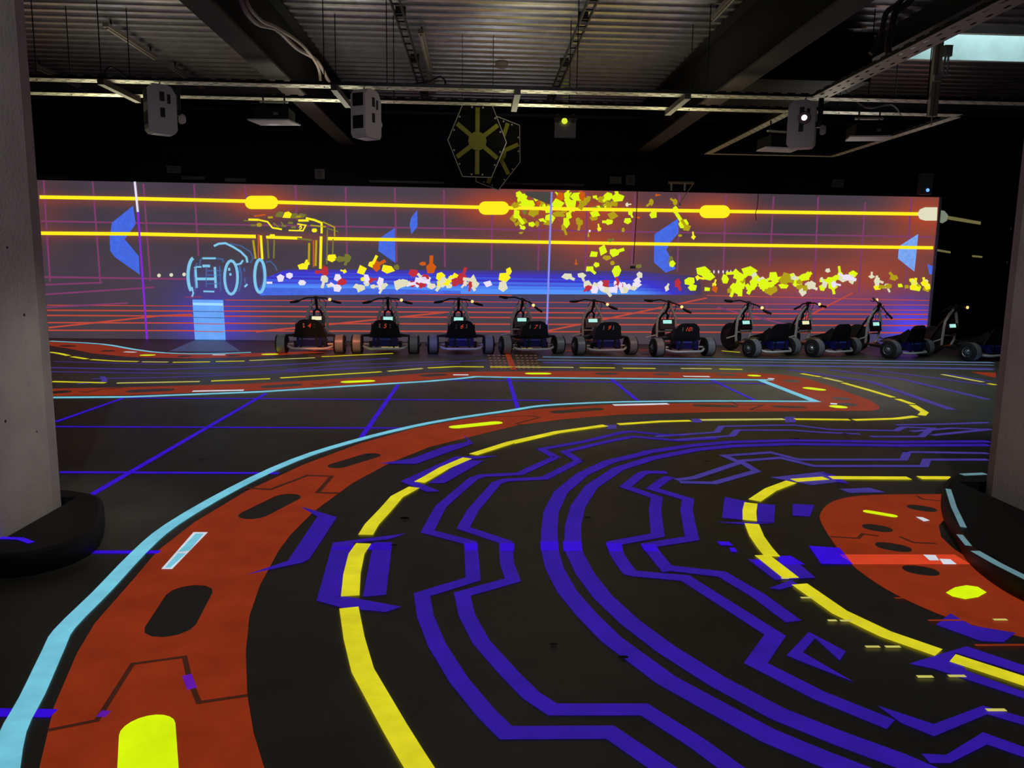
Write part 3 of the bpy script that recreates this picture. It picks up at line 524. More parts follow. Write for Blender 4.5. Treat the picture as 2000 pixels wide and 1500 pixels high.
# --- red island by the right pillar
isl = [(1690, 278), (1400, 280), (1250, 290), (1160, 315), (1120, 355), (1115, 390), (1150, 455), (1200, 525), (1270, 600), (1400, 690), (1560, 770), (1750, 840), (2100, 925), (2100, 735), (2000, 680), (1880, 620), (1780, 570), (1700, 520), (1640, 465), (1630, 415), (1652, 390)]
isl = smooth(c5(*isl[:13]), 3)+c5(*isl[13:])
ih = [oval(c5(a)[0], c5(bb)[0], .12) for a, bb in (((1490, 330), (1625, 350)), ((1295, 415), (1432, 437)), ((1352, 495), (1515, 522)), ((1470, 600), (1635, 620)))]
fworld('track_band', [[fl(*p) for p in isl]]+ih, G_red, 1)
fworld('oval_light', [oval(*c5((1300, 352), (1452, 378)), .06)], G_lime, 3)
fpoly('oval_light', c5((1660, 705), (1700, 682), (1750, 673), (1800, 680), (1838, 704), (1800, 725), (1745, 734), (1690, 722)), G_lime, 3)
fpoly('white_bar', c5((1530, 376), (1560, 378), (1592, 392), (1565, 396)), G_wht, 4); fpoly('white_bar', c5((1562, 540), (1615, 542), (1632, 565), (1590, 565)), G_wht, 4); fpoly('white_bar', c5((1632, 558), (1680, 560), (1708, 582), (1650, 582)), G_wht, 4)
for q in (((1535, 285), (1560, 300), (1660, 310)), ((1160, 462), (1280, 470), (1300, 450), (1370, 460)), ((1460, 462), (1520, 488), (1620, 492))): fline('circuit_crack', c5(*q), G_dark, .02, 2)
# --- blue square grid left of the bend
for pts in (((250, 777), (1075, 782)), ((108, 833), (790, 836)), ((116, 922), (545, 924)), ((150, 1078), (312, 1078)), ((-10, 1391), (105, 1393)), ((860, 742), (1500, 749)), ((175, 968), (520, 768)), ((108, 824), (245, 776)), ((703, 858), (778, 751)), ((993, 738), (1011, 797)), ((1194, 740), (1245, 782)), ((1390, 742), (1475, 782)), ((85, 1074), (150, 1078)), ((-10, 1098), (45, 1078))):
    fline('grid_line', pts, G_grid if pts[0][1] < 1000 else G_blue2, .045 if pts[0][1] != pts[1][1] else .04, 2.2)
# --- faint lanes towards the back
for m, wd, pts in ((G_bdim, .09, ((100, 718), (300, 722), (500, 716), (760, 700))), (G_bdim, .06, ((100, 726), (420, 730), (700, 718))), (G_bdim, .06, ((180, 740), (400, 735), (650, 722), (900, 709))), (G_bdim, .05, ((105, 706), (330, 712), (520, 708))), (G_bdim, .06, ((560, 722), (680, 712), (950, 704))), (G_bdim, .06, ((200, 735), (205, 745), (150, 750))),
                   (G_ice, .12, ((1060, 697), (1400, 701), (1940, 708))), (G_ice, .07, ((1050, 703), (1500, 707), (1940, 713))), (G_bdim, .12, ((1060, 708), (1500, 713), (1940, 720))), (G_ice, .05, ((1200, 711), (1700, 717), (1940, 722))), (G_bdim, .1, ((1540, 722), (1700, 745), (1860, 800))), (G_bdim, .1, ((1620, 722), (1760, 740), (1930, 780))), (G_bdim, .08, ((1700, 722), (1930, 752))), (G_bdim, .06, ((1850, 730), (1935, 745))), (G_bdim, .06, ((1820, 850), (1935, 838)))):
    fline('faint_lane', pts, m, wd, 2)
fpoly('track_band', c2((1790, 92), (1890, 96), (1890, 116), (1840, 104)), G_red, 1)
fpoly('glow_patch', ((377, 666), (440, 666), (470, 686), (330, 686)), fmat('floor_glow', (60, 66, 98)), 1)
# red dotted start grid
for i in range(11):
    for j in range(6):
        if i == 5: continue
        x = 953+i*9+j*1.1+random.uniform(-1, 1); y = 694+j*5
        fline('start_dot', ((x, y), (x+5, y+.1)), fmat('floor_dot', (135, 75, 60)), .07, 3)
fline('start_stripe', ((992, 692), (1003, 722)), G_red, .09, 3)
for a, bb, m in (((610, 684), (660, 681), G_red2), ((740, 683), (775, 682), G_red2), ((880, 683), (930, 681), G_red2), ((1000, 681), (1040, 680), G_yel), ((745, 678), (780, 678), G_pyel), ((1105, 685), (1150, 683), G_red), ((1250, 684), (1280, 683), G_red), ((1410, 685), (1445, 688), G_yel)): fline('floor_stripe', (a, bb), m, .08, 3)

# small dark marks on the concrete
for (x, y), r in zip(c3((820, 55), (985, 80), (790, 300), (1600, 275), (1775, 586))+c4((260, 612), (1280, 608), (1250, 290), (1090, 270), (200, 763))+c7((1765, 678), (1375, 605))+c2((1110, 357), (1300, 337), (760, 445), (1535, 407)), [.012, .014, .013, .012, .014, .018, .014, .014, .01, .012, .012, .01, .02, .018, .016, .02]):
    p = fl(x, y); fworld('floor_mark', [[p+Vector((r*1.6*math.cos(a*.785), r*math.sin(a*.785), 0)) for a in range(8)]], mat('floor_mark', (18, 17, 16), .7), 7)
# ------------------------------------------------------------------ pillars and their crash bumpers
def pillar(x0, x1, y0, y1, label, ch=(.06, .19)):
    c = .07; loop = [(x0+c, y0), (x1-c, y0), (x1, y0+c), (x1, y1-ch[1]), (x1-ch[0], y1), (x0+ch[0], y1), (x0, y1-ch[1]), (x0, y0+c)]
    o = empty('concrete_pillar', ((x0+x1)/2, (y0+y1)/2, 0)); cx, cy = (x0+x1)/2, (y0+y1)/2
    MB().prism([[(a-cx, b_-cy) for a, b_ in loop]], lambda u, v, d: Vector((u, v, d)), 0, ZC-.02).build('shaft', M_conc, o)
    r = random.Random(x0)
    for k in range(7):     # blow holes and chips as small dark discs
        s = 1 if x0 < 0 else -1; xx = (x1-cx) if s > 0 else (x0-cx)
        y, z = r.uniform(-.2, .15), r.uniform(.5, 2.8); q = r.uniform(.004, .01)
        MB().lathe([(-.0015, q), (.0015, q*.8)], (xx, y, z), 'x', 8).build('chip', mat('chip_dark', (55, 50, 48), .9), o)
    return tag(o, label, 'pillar')
pillar(-2.97, -2.25, 3.5, 4.23, 'grey concrete pillar standing beside the blue floor grid')
pillar(3.07, 3.77, 3.85, 4.58, 'brown-grey concrete pillar standing on the red floor island', (.15, .27))
M_rub = mat('bumper_rubber', (9, 9, 10), .6)
def bumper(out, inn, label, strips=()):
    cx = sum(p[0] for p in out)/len(out); cy = sum(p[1] for p in out)/len(out); o = empty('pillar_bumper', (cx, cy, 0))
    pts = smooth(out+[out[0]], 4)[:-1]
    def sc_(k): return [(cx+(x-cx)*k-cx, cy+(y-cy)*k-cy) for x, y in pts]
    v = []; f = []; n = len(pts)
    rings = [(1.0, 0), (1.012, .015), (1.012, .075), (1.0, .1), (.96, .108)]
    for k, z in rings: v += [(x, y, z) for x, y in sc_(k)]
    for i in range(len(rings)-1):
        for k in range(n): f.append((i*n+k, i*n+(k+1) % n, (i+1)*n+(k+1) % n, (i+1)*n+k))
    mb = MB().add(v, f)
    top = [(x, y) for x, y in sc_(.96)]; hole = [(x-cx, y-cy) for x, y in inn]
    t = tessellate_polygon([[Vector((x, y, 0)) for x, y in top], [Vector((x, y, 0)) for x, y in hole]])
    vv = [(x, y, .108) for x, y in top+hole]; mb.add(vv, [tuple(q) for q in t])
    m = len(hole); hv = [(x, y, .108) for x, y in hole]+[(x, y, 0) for x, y in hole]; mb.add(hv, [(i, (i+1) % m, m+(i+1) % m, m+i) for i in range(m)])
    mb.build('pad', M_rub, o, True)
    for s in strips:
        vv, ff = ribbon([Vector((x-cx, y-cy, .1105)) for x, y in s[0]], s[1], UP)
        flat('projected_strip', vv, ff, s[2], o)  # projected light on the pad, drawn as glowing strips
    return tag(o, label, 'bumper')
S_cy = fmat('strip_cyan', (95, 130, 138))
ZS = lambda *p: [tuple(fl(x, y, .11)[:2]) for x, y in p]
bumper([(3.21, 4.86), (2.98, 4.62), (2.80, 4.35), (2.63, 4.02), (2.52, 3.75), (2.42, 3.5), (2.375, 3.25), (2.39, 3.05), (2.5, 2.85), (2.85, 2.75), (3.6, 2.75), (4.1, 3.0), (4.2, 3.6), (4.2, 4.5), (3.9, 4.85)],
       [(3.05, 3.83), (3.79, 3.83), (3.79, 4.6), (3.05, 4.6)], 'black rubber bumper with pale projected light strips round the brown-grey pillar foot',
       [(ZS((1852, 955), (1863, 990), (1882, 1030)), .03, S_cy), (ZS((1874, 1044), (1892, 1066)), .03, S_cy), (ZS((1904, 1076), (1950, 1102), (2010, 1132)), .045, S_cy), (ZS((1878, 927), (1925, 925)), .05, S_cy)])
bumper([(-2.35, 4.4), (-2.15, 4.3), (-2.03, 4.12), (-1.89, 3.78), (-1.88, 3.6), (-1.95, 3.45), (-2.15, 3.36), (-3.0, 3.36), (-3.2, 3.55), (-3.2, 4.2), (-3.0, 4.4)],
       [(-2.99, 3.48), (-2.23, 3.48), (-2.23, 4.25), (-2.99, 4.25)], 'plain black rubber bumper round the grey pillar foot beside the blue grid',
       [(ZS((-12, 1050), (40, 1052), (62, 1060)), .03, G_blue2)])

# ------------------------------------------------------------------ steel beams
def beam(x0, x1, zb, label):
    cx = (x0+x1)/2; o = empty('steel_beam', (cx, -3.9, zb)); h = (x1-x0)/2; L = 18.6
    MB().box((-h, 0, 0), (h, L, .025)).build('bottom_flange', M_beam, o)
    MB().box((-.012, 0, .025), (.012, L, ZC-zb-.03)).build('web', M_black, o)  # recessed web and top flange: their shade is put into the black colour
    MB().box((-h, 0, ZC-zb-.03), (h, L, ZC-zb-.005)).build('top_flange', M_black, o)
    return tag(o, label, 'beam')
beam(-2.54, -2.27, 3.6, 'brown steel beam with pale cables hung along its side')
beam(2.92, 3.19, 3.6, 'brown steel beam beside the black air duct')
tag(MB().box((3.3, 9.6, 3.72), (4.75, 11.6, 4.25)).box((3.27, 9.57, 4.25), (4.78, 11.63, 4.28)).build('air_duct', M_black), 'black rectangular air duct under the steel deck', 'duct')
tag(MB().box((5.0, 5.0, 4.12), (5.1, 14.6, 4.385)).box((4.95, 5, 4.1), (5.15, 14.6, 4.12)).build('joist', M_dark), 'slim dark roof joist left of the light well', 'joist')

# ------------------------------------------------------------------ perforated strut rails
M_traydark = mat('tray_side', (40, 39, 38), .5, metal=.5)
ZR = 3.4
def strut(a, bb, label, s=.17, m=M_strut, pitch=.16, name='cable_tray', grp=None):
    """slotted tray: flat perforated base with two low notched dark sides"""
    a, bb = Vector(a), Vector(bb); d = bb-a; L = d.length; h = s/2; t = .003
    o = empty(name, a); o.rotation_euler = d.to_track_quat('X', 'Z').to_euler()
    n = max(1, int(L/pitch)); p = L/n; mb = MB()
    for y0, y1 in ((-h, -h*.62), (-h*.34, h*.34), (h*.62, h)): mb.box((0, y0, 0), (L, y1, t))
    for i in range(n):
        for k, sg in enumerate((-1, 1)): mb.box((i*p+k*p*.5, min(sg*h*.62, sg*h*.34), 0), (i*p+k*p*.5+p*.62, max(sg*h*.62, sg*h*.34), t))
    mb.build('tray_base', m, o)
    for sg in (-1, 1):
        mb = MB().box((0, sg*h-.002, t), (L, sg*h+.002, .03))
        for i in range(n): mb.box((i*p, sg*h-.002, .03), (i*p+p*.6, sg*h+.002, .042))
        mb.build('tray_side', M_traydark, o)
    return tag(o, label, 'cable tray', grp)
strut((-11.9, 9.12, ZR), (14.9, 9.12, ZR), 'long perforated steel tray carrying the white projectors')
strut((-11.9, 9.85, ZR), (6.05, 9.85, ZR), 'long perforated steel tray ending at the hung frame corner')
strut((3.9, -3.5, ZR), (3.9, 9.02, ZR), 'broad perforated steel tray running towards the white projector with lit lens', .2, M_strut, .2)
strut((3.9, 9.95, ZR), (3.9, 13.37, ZR), 'perforated tray forming the yellow-lit side of the hung frame', .12)
strut((6.08, 9.95, ZR), (6.08, 13.37, ZR), 'perforated tray forming the frame side below the light well', .12)
strut((3.85, 13.43, ZR), (6.12, 13.43, ZR), 'perforated tray closing the hung frame near the black wall', .1)
strut((-11.9, 14.0, 4.05), (9, 14.0, 4.05), 'thin dark perforated tray along the black upper wall', .08, M_dark, .2)
# short cross pieces between the two long rails
for x, nm in ((-4.15, 'dark cross strut beside the white projector with two side vents'), (-1.62, 'dark cross strut beside the slim white projector'), (.42, 'dark cross strut above the hexagonal panels'), (2.35, 'dark cross strut beside the brown beam and duct')):
    o = MB().box((-.035, 0, 0), (.035, .95, .06)).build('cross_strut', mat('strut_brown', (70, 60, 54), .6)); o.location = (x, 8.98, ZR-.065); tag(o, nm, 'strut')
# ladder tracks fixed under the deck
def ladder(x, label):
    o = empty('cable_ladder', (x, -3.5, ZC-.16))
    for s in (-1, 1): MB().box((s*.05-.008, 0, 0), (s*.05+.008, 17.8, .05)).build('side_rail', M_dark, o)
    for k in range(60): MB().box((-.05, .2+k*.3, .015), (.05, .225+k*.3, .03)).build('rung', M_dark, o)
    for k in range(9): MB().box((-.06, 1.0+k*2, .05), (.06, 1.03+k*2, .16)).build('bracket', M_dark, o)
    return tag(o, label, 'cable ladder')
ladder(-.93, 'dark cable ladder under the deck beside the flat ceiling strip'); ladder(1.2, 'dark cable ladder under the deck ending above the emergency lamp')
# strip light battens, unlit
M_bat = mat('batten', (105, 98, 95), .5)
def batten(x, y, L, label, z=ZC-.12):
    o = empty('strip_light', (x, y, z)); MB().box((-.035, 0, 0), (.035, L, .05)).build('housing', M_bat, o)
    MB().tube([(0, .03, -.012), (0, L-.03, -.012)], .013, 8).build('tube', mat('unlit_tube', (120, 118, 116), .3), o)
    for yy in (.15, L-.15): MB().box((-.01, yy-.01, .05), (.01, yy+.01, .12)).build('hanger', M_dark, o)
    return tag(o, label, 'lamp')
p = fl(206, 52, ZC-.12); q = fl(297, 115, ZC-.12); batten(p.x, p.y, q.y-p.y, 'unlit strip light hung under the deck between pillar and brown beam')
p = fl(335, 133, ZC-.12); batten(p.x, p.y, 1.3, 'unlit strip light above the projector with two side vents')
p = fl(66, 130, ZC-.12); batten(p.x, p.y, 1.3, 'unlit strip light tucked behind the grey pillar top')
p = fl(822, 65, ZC-.12); batten(p.x, p.y, 1.8, 'unlit flat strip light beside the dark cable ladder')
p = fl(838, 145, ZC-.12); batten(p.x, p.y, 1.3, 'short unlit strip light above the long rails')
p = fl(1392, 40, ZC-.12); batten(p.x, p.y-1.4, 1.4, 'unlit strip light against the brown beam by the duct')
# hanging rods
def rod(x, y, z0, z1, label, r=.006): return tag(MB().tube([(x, y, z0), (x, y, z1)], r, 6).build('hanging_rod', M_dark), label, 'rod', 'threaded rods carrying the rails')
for x in (-4.9, -4.2, -1.75, -1.05, 1.1, 2.6, 4.5, 5.2):
    for y in (9.12, 9.85): rod(x, y, ZR-.01, ZC+.0, 'thin dark threaded rod holding a long perforated rail from the deck')
# cables
def cable(pts, r, m, label, name='cable'):
    P = [Vector(p) for p in pts]; out = []
    for i in range(len(P)-1):
        p0, p1, p2, p3 = P[max(i-1, 0)], P[i], P[i+1], P[min(i+2, len(P)-1)]
        for k in range(5):
            t = k/5; out.append(.5*(2*p1+(p2-p0)*t+(2*p0-5*p1+4*p2-p3)*t*t+(3*p1-p0-3*p2+p3)*t**3))
    out.append(P[-1]); o = MB().tube(out, r, 7).build(name, m, None, True)
    return tag(o, label, 'cable') if label else o
def onX(x, y, X): r = ray(x, y); q = r*(X/r.x); return Vector((X, q.y, q.z+CAMH))
cable([onX(470, -40, -2.1), onX(472, 5, -2.1), onX(500, 45, -2.1), onX(540, 58, -2.1), onX(580, 95, -2.1), onX(618, 118, -2.1), onX(640, 155, -2.1), onX(655, 185, -2.1)], .022, M_cable, 'thick pale cable drooping along the brown beam')
cable([onX(480, -40, -2.06), onX(482, 5, -2.06), onX(510, 40, -2.06), onX(540, 54, -2.06), onX(590, 88, -2.06), onX(620, 128, -2.06), onX(626, 160, -2.06)], .018, M_cable, 'thinner pale cable drooping along the brown beam')
cb = empty('cable_bundle', at(1735, 0, 8.2))
for dx in (-9, 9):
    o = cable([at(1795+dx, -30, 8.2), at(1762+dx, 8, 8.2), at(1740+dx, 25, 8.2), at(1732+dx, 60, 8.2), at(1726+dx, 85, 8.2), at(1718+dx*2, 105, 8.2)], .035 if dx > 0 else .028, mat('cable_dim', (90, 82, 80), .6), None, 'cable_strand')
    o.parent = cb; o.location = -cb.location
tag(cb, 'dark grey bundle of two cables hanging below the deck', 'cable')
cable([at(1246, 275, WY+.045), at(1245, 350, 14.7), at(1244, 400, 14.6), at(1237, 515, 14.6)], .008, M_bcab, 'thin black cable hanging in front of the glowing screen')
MB().cbox((0, 0, 0), (.1, .02, .05)).build('cable_end', M_bcab, C.objects['cable.002']).location = at(1236, 522, 14.6)
cable([at(1481, 362, WY+.045), at(1481, 380, 14.68), at(1479, 405, 14.65), at(1476, 415, 14.65), at(1477, 430, 14.65)], .007, M_bcab, 'short black cable with plug dangling over the screen top')
cable([(-.52, 9.15, ZR+.02), at(870, 165, 9.15), at(860, 150, 9.15), at(835, 160, 9.15), (-1.0, 9.15, ZR+.02)], .012, M_bcab, 'black cable arching over the rails to a junction box')
cable([at(250, 150, 9.12), at(220, 130, 9.12), at(205, 140, 9.12), at(206, 155, 9.12)], .01, M_bcab, 'short black cable looped over the rail near the grey pillar')
cable([at(1640, 165, 9.4), at(1690, 210, 9.5), at(1740, 205, 9.6), at(1760, 225, 9.7)], .008, M_cable, 'thin grey cable hanging in the strut frame')
cable([at(1850, 95, 8.93), at(1843, 130, 8.93), at(1843, 145, 8.93), at(1848, 146, 8.93), at(1851, 130, 8.93), at(1853, 95, 8.93)], .012, mat('cable_white', (215, 225, 225), .5), 'white cable loop hanging beside the vertical channel')
# vertical channel under the light well
o = empty('vertical_channel', (at(1832, 100, 9.0).x, 9.0, 0))
z0, z1 = at(1832, 228, 9.0).z, ZC+.05
MB().box((-.05, -.03, z0), (-.01, .03, z1)).box((.0, -.03, z0), (.045, .03, z1)).box((-.05, .02, z0), (.045, .03, z1)).build('channel', M_strut, o)
zz = at(1832, 155, 9.0).z; MB().cbox((-.01, -.05, zz), (.09, .05, .07)).build('socket_box', mat('white_plastic', (205, 210, 205), .4), o)
zz = at(1832, 100, 9.0).z; MB().cbox((.1, -.02, zz), (.09, .05, .12)).build('junction_box', mat('white_plastic', (205, 210, 205), .4), o)
MB().tube([(-.01, -.02, z0), (-.01, -.02, z0-.1)], .008, 6).build('tail', M_strut, o)
tag(o, 'vertical steel channel with white boxes hanging below the light well', 'channel')
p = fl(980, 120, ZC); tag(MB().lathe([(0, .09), (.03, .09), (.05, .06), (.06, .02)][::-1] and [(0, .09), (-.03, .09), (-.05, .06), (-.06, .02)], (0, 0, 0), 'z', 20).build('smoke_detector', M_bat, None, True), 'pale round smoke detector under the steel deck', 'smoke detector').location = (p.x, p.y, ZC)

# ------------------------------------------------------------------ projectors
def wall_projector(loc, rz, label, lit):
    """upright portrait projector hung from the rail; local -y looks at the camera"""
    o = empty('wall_projector', loc, rz); W, D, H = .3, .2, .52
    prof = [(-W/2+.03, 0), (W/2-.03, 0), (W/2, .04), (W/2, H-.1), (W/2-.05, H-.02), (W/2-.1, H), (-W/2+.06, H), (-W/2, H-.06), (-W/2, .04)]
    MB().prism([[(a, b_-H) for a, b_ in prof]], lambda u, v, d: Vector((u, d, v)), -D/2, D/2).build('body', M_white, o)
    for x, z in ((-.06, -.12), (-.06, -.36)):
        g = MB().box((-W/2-.004, -.07, z-.07), (-W/2+.002, .07, z+.07)).build('vent', mat('vent_black', (24, 22, 26), .6), o)
        for k in range(4): MB().box((-W/2-.008, -.06, z-.05+k*.033), (-W/2-.003, .06, z-.045+k*.033)).build('louvre', M_dark, g)
    for x, z, ww in ((.0, -.13, .05), (.07, -.15, .035), (.0, -.3, .05)): MB().box((x-ww/2, -D/2-.004, z-.05), (x+ww/2, -D/2+.002, z+.05)).build('vent', mat('vent_black', (24, 22, 26), .6), o)
    l = MB().lathe([(-D/2-.012, .06), (-D/2, .075)], (.03, 0, -.2), 'y', 20).build('lens_ring', mat('lens_surround', (120, 105, 110), .4), o) if lit else None
    if lit: MB().lathe([(-D/2-.015, .03), (-D/2-.005, .035)], (.03, 0, -.2), 'y', 16).build('lens', mat('lit_lens', (255, 230, 240), .2, emit=(255, 215, 235), es=2.), l)
    MB().box((-W/2+.05, -D/2+.02, -H-.006), (W/2-.05, D/2-.02, -H)).build('base_plate', mat('shell_light', (205, 200, 205), .5), o)
    MB().tube([(W/2+.04, 0, -.27), (W/2+.04, 0, .02)], .03, 10).cbox((W/2+.02, 0, -.27), (.09, .06, .06)).build('mount_arm', M_dark, o)
    MB().lathe([(0, .05), (.03, .055), (.06, .04)], (W/2+.05, 0, -.33), 'x', 14).build('mount_knob', M_white, o)
    MB().tube([(0, .02, 0), (.03, .05, .06), (.1, .05, .05)], .008, 6).build('power_lead', M_bcab, o)
    return tag(o, label, 'projector')
p = at(312, 168, 9.1); wall_projector((p.x, 9.08, p.z), math.radians(35), 'white upright projector with two side vents hung by the grey pillar', False)
p = at(715, 178, 9.1); wall_projector((p.x, 9.08, p.z), math.radians(62), 'slim white upright projector seen edge-on by the brown beam', False)
p = at(1566, 200, 9.1); wall_projector((p.x, 9.05, p.z), math.radians(-28), 'white upright projector with a glowing lens on the strut frame', True)
def floor_projector(loc, rz, label):
    o = empty('floor_projector', loc, rz)
    MB().box((-.2, -.16, -.02), (.2, .16, .1)).box((-.17, -.13, .1), (.17, .13, .12)).build('body', M_dark, o)
    MB().prism([[(-.26, -.16), (.2, -.2), (.27, .12), (-.2, .17)]], lambda u, v, d: Vector((u, v, d)), -.045, -.03).build('white_tray', mat('tray_white', (225, 225, 222), .5), o)
    for s in (-1, 1): MB().tube([(s*.12, 0, .12), (s*.12, 0, ZR-loc[2]-.06)], .01, 8).build('drop_rod', M_dark, o)
    MB().box((-.16, -.02, .18), (.16, .02, .2)).build('mount_plate', M_strut, o)
    MB().cbox((.06, -.165, .03), (.05, .012, .03)).build('badge', mat('badge_grey', (130, 130, 132), .5), o)
    return tag(o, label, 'projector')
for (x, y, z), rz, lb in zip(FLOORPROJ, (0, 12, -6, 0, 90), ('black projector with white tray hung under the brown beam', 'black projector with slanting white tray inside the strut frame', 'black projector with white tray hung near the vertical channel', 'black floor projector hung overhead between the two pillars', 'black floor projector hung overhead before the long rails')):
    floor_projector((x, y, z), math.radians(rz), lb)

# ------------------------------------------------------------------ hung hexagonal panels (plain stand-in)
M_olive = mat('olive_paint', (150, 150, 20), .6); M_edge = mat('panel_edge', (190, 188, 175), .5)
orn = empty('hexagon_ornament', (0, 11, 0))
def hexpanel(c, R, rx, tilt, yaw):
    M = Matrix.Translation(Vector(c)-Vector((0, 11, 0))) @ Matrix.Rotation(math.radians(yaw), 4, 'Z') @ Matrix.Rotation(math.radians(tilt), 4, 'Y')
    hx = [(R*rx*math.cos(math.radians(60*k)), R*math.sin(math.radians(60*k))) for k in range(6)]
    fn = lambda u, v, d: M @ Vector((u, d, v))
    pn = MB().prism([hx], fn, -.012, .012).build('panel', M_black, orn)
    for k in range(6):
        a, b_ = hx[k], hx[(k+1) % 6]; MB().tube([fn(*a, -.012), fn(*b_, -.012)], .006, 5).build('edge_strip', M_edge, pn)
        ang = math.radians(60*k+30)      # bars run to the middle of each side
        u, v = math.cos(ang)*rx, math.sin(ang); l = R*.8; pr = Vector((-v, u)).normalized()*.028
        MB().prism([[(u*.12+pr.x, v*.12+pr.y), (u*.12-pr.x, v*.12-pr.y), (u*l-pr.x, v*l-pr.y), (u*l+pr.x, v*l+pr.y)]], fn, -.024, -.012).build('spoke', M_olive, pn)
        for t in (.3, .7):
            q = ((a[0]*(1-t)+b_[0]*t)*.93, (a[1]*(1-t)+b_[1]*t)*.93); cc = fn(*q, -.016)
            MB().cbox(cc, (.02, .02, .02)).build('bolt', M_edge, pn)
    rg = [(.12*math.cos(math.radians(22.5*k)), .12*math.sin(math.radians(22.5*k))) for k in range(16)]
    MB().prism([rg], fn, -.03, -.012).build('hub', M_olive, pn)
p = at(932, 276, 10.5); hexpanel(p, .53, .73, 0, 6)
p = at(972, 300, 11.5); hexpanel(p, .56, .62, 18, 8)
a_, b_ = at(932, 276, 10.5)-Vector((0, 11, 0)), at(972, 300, 11.5)-Vector((0, 11, 0))
MB().tube([a_, b_], .05, 12).build('spindle', M_dark, orn)
for x in (-.2, .2): MB().tube([(a_.x+x, a_.y, a_.z+.45), (a_.x+x, a_.y, ZC)], .004, 5).build('hang_wire', M_dark, orn)
tag(orn, 'pair of black hexagonal panels with olive bars hung above the screen', 'ornament')

# ------------------------------------------------------------------ fittings on the black upper wall
o = empty('emergency_lamp', at(1103, 252, WY)+Vector((0, 0, 0))); k = WY/F
MB().cbox((0, -.04, -.02), (40*k, .1, 30*k)).build('body', mat('lamp_box', (150, 145, 150), .5), o)
for s in (-1, 1): MB().lathe([(-.14, .07), (-.08, .08), (0, .05)], (s*.14, 0, .17), 'y', 16).build('lamp_head', mat('lamp_head', (110, 105, 105), .4), o)
MB().lathe([(-.15, .04), (-.13, .055)], (-.02, 0, .12), 'y', 14).build('yellow_disc', mat('yellow_disc', (220, 240, 60), .4, emit=(215, 235, 50), es=1.), o)  # small yellow emissive disc on the box front
MB().cbox((0, -.03, .14), (.36, .04, .05)).build('bracket', M_dark, o)
tag(o, 'grey emergency lamp box with two heads on the black wall', 'lamp')
for x, y, ww, hh, lb, dk in ((340, 331, 25, 13, 'small pale notice above the screen beside the grey pillar', 0), (625, 340, 18, 18, 'small square box above the screen beside the hanging wire', 1), (1202, 352, 22, 13, 'small pale notice below the emergency lamp', 0), (1231, 352, 17, 18, 'small square framed box below the emergency lamp', 1), (1636, 358, 23, 14, 'small pale notice above the screen left of the grey unit', 0)):
    o = empty('wall_notice', at(x, y, WY)); MB().cbox((0, .0, 0), (ww*k, .04, hh*k)).build('plate', mat('notice_plate', (92, 92, 84), .6), o)
    if dk: MB().cbox((0, -.022, 0), (ww*k*.5, .01, hh*k*.7)).build('insert', mat('notice_insert', (78, 60, 52), .6), o)
    else:
        for j in range(2): MB().cbox((0, -.022, (j-.5)*.05), (ww*k*.6, .006, .012)).build('print_line', mat('notice_ink', (50, 50, 46), .6), o)
    tag(o, lb, 'notice')
o = empty('wall_unit', at(1804, 360, WY)); MB().cbox((0, -.05, 0), (22*k, .14, 40*k)).build('case', mat('unit_case', (110, 110, 116), .5), o)
MB().lathe([(-.13, .03), (-.11, .035)], (.02, 0, -.12), 'y', 12).build('status_light', mat('status_blue', (90, 150, 255), .3, emit=(110, 170, 255), es=1.5), o)
tag(o, 'grey upright wall unit with a blue status light', 'wall unit')
# little shelf on brackets over the screen
o = empty('wall_shelf', at(1330, 358, WY-.2)); MB().prism([[(-.27, -.14), (.2, -.14), (.3, .17), (-.2, .17)]], lambda u, v, d: Vector((u, v, d)), 0, .02).build('board', mat('shelf_board', (120, 118, 100), .6), o)
for x in (-.2, .05): MB().box((x-.015, -.1, -.14), (x+.015, -.08, 0)).build('bracket', M_strut, o)
MB().tube([(.22, -.05, 0), (.02, .1, -.36), (-.08, .12, -.2)], .007, 6).build('brace', M_strut, o)
MB().cbox((.02, .1, -.38), (.035, .03, .05)).build('sensor', mat('white_plastic', (205, 210, 205), .4), o)
tag(o, 'small pale shelf on steel brackets above the screen', 'shelf')

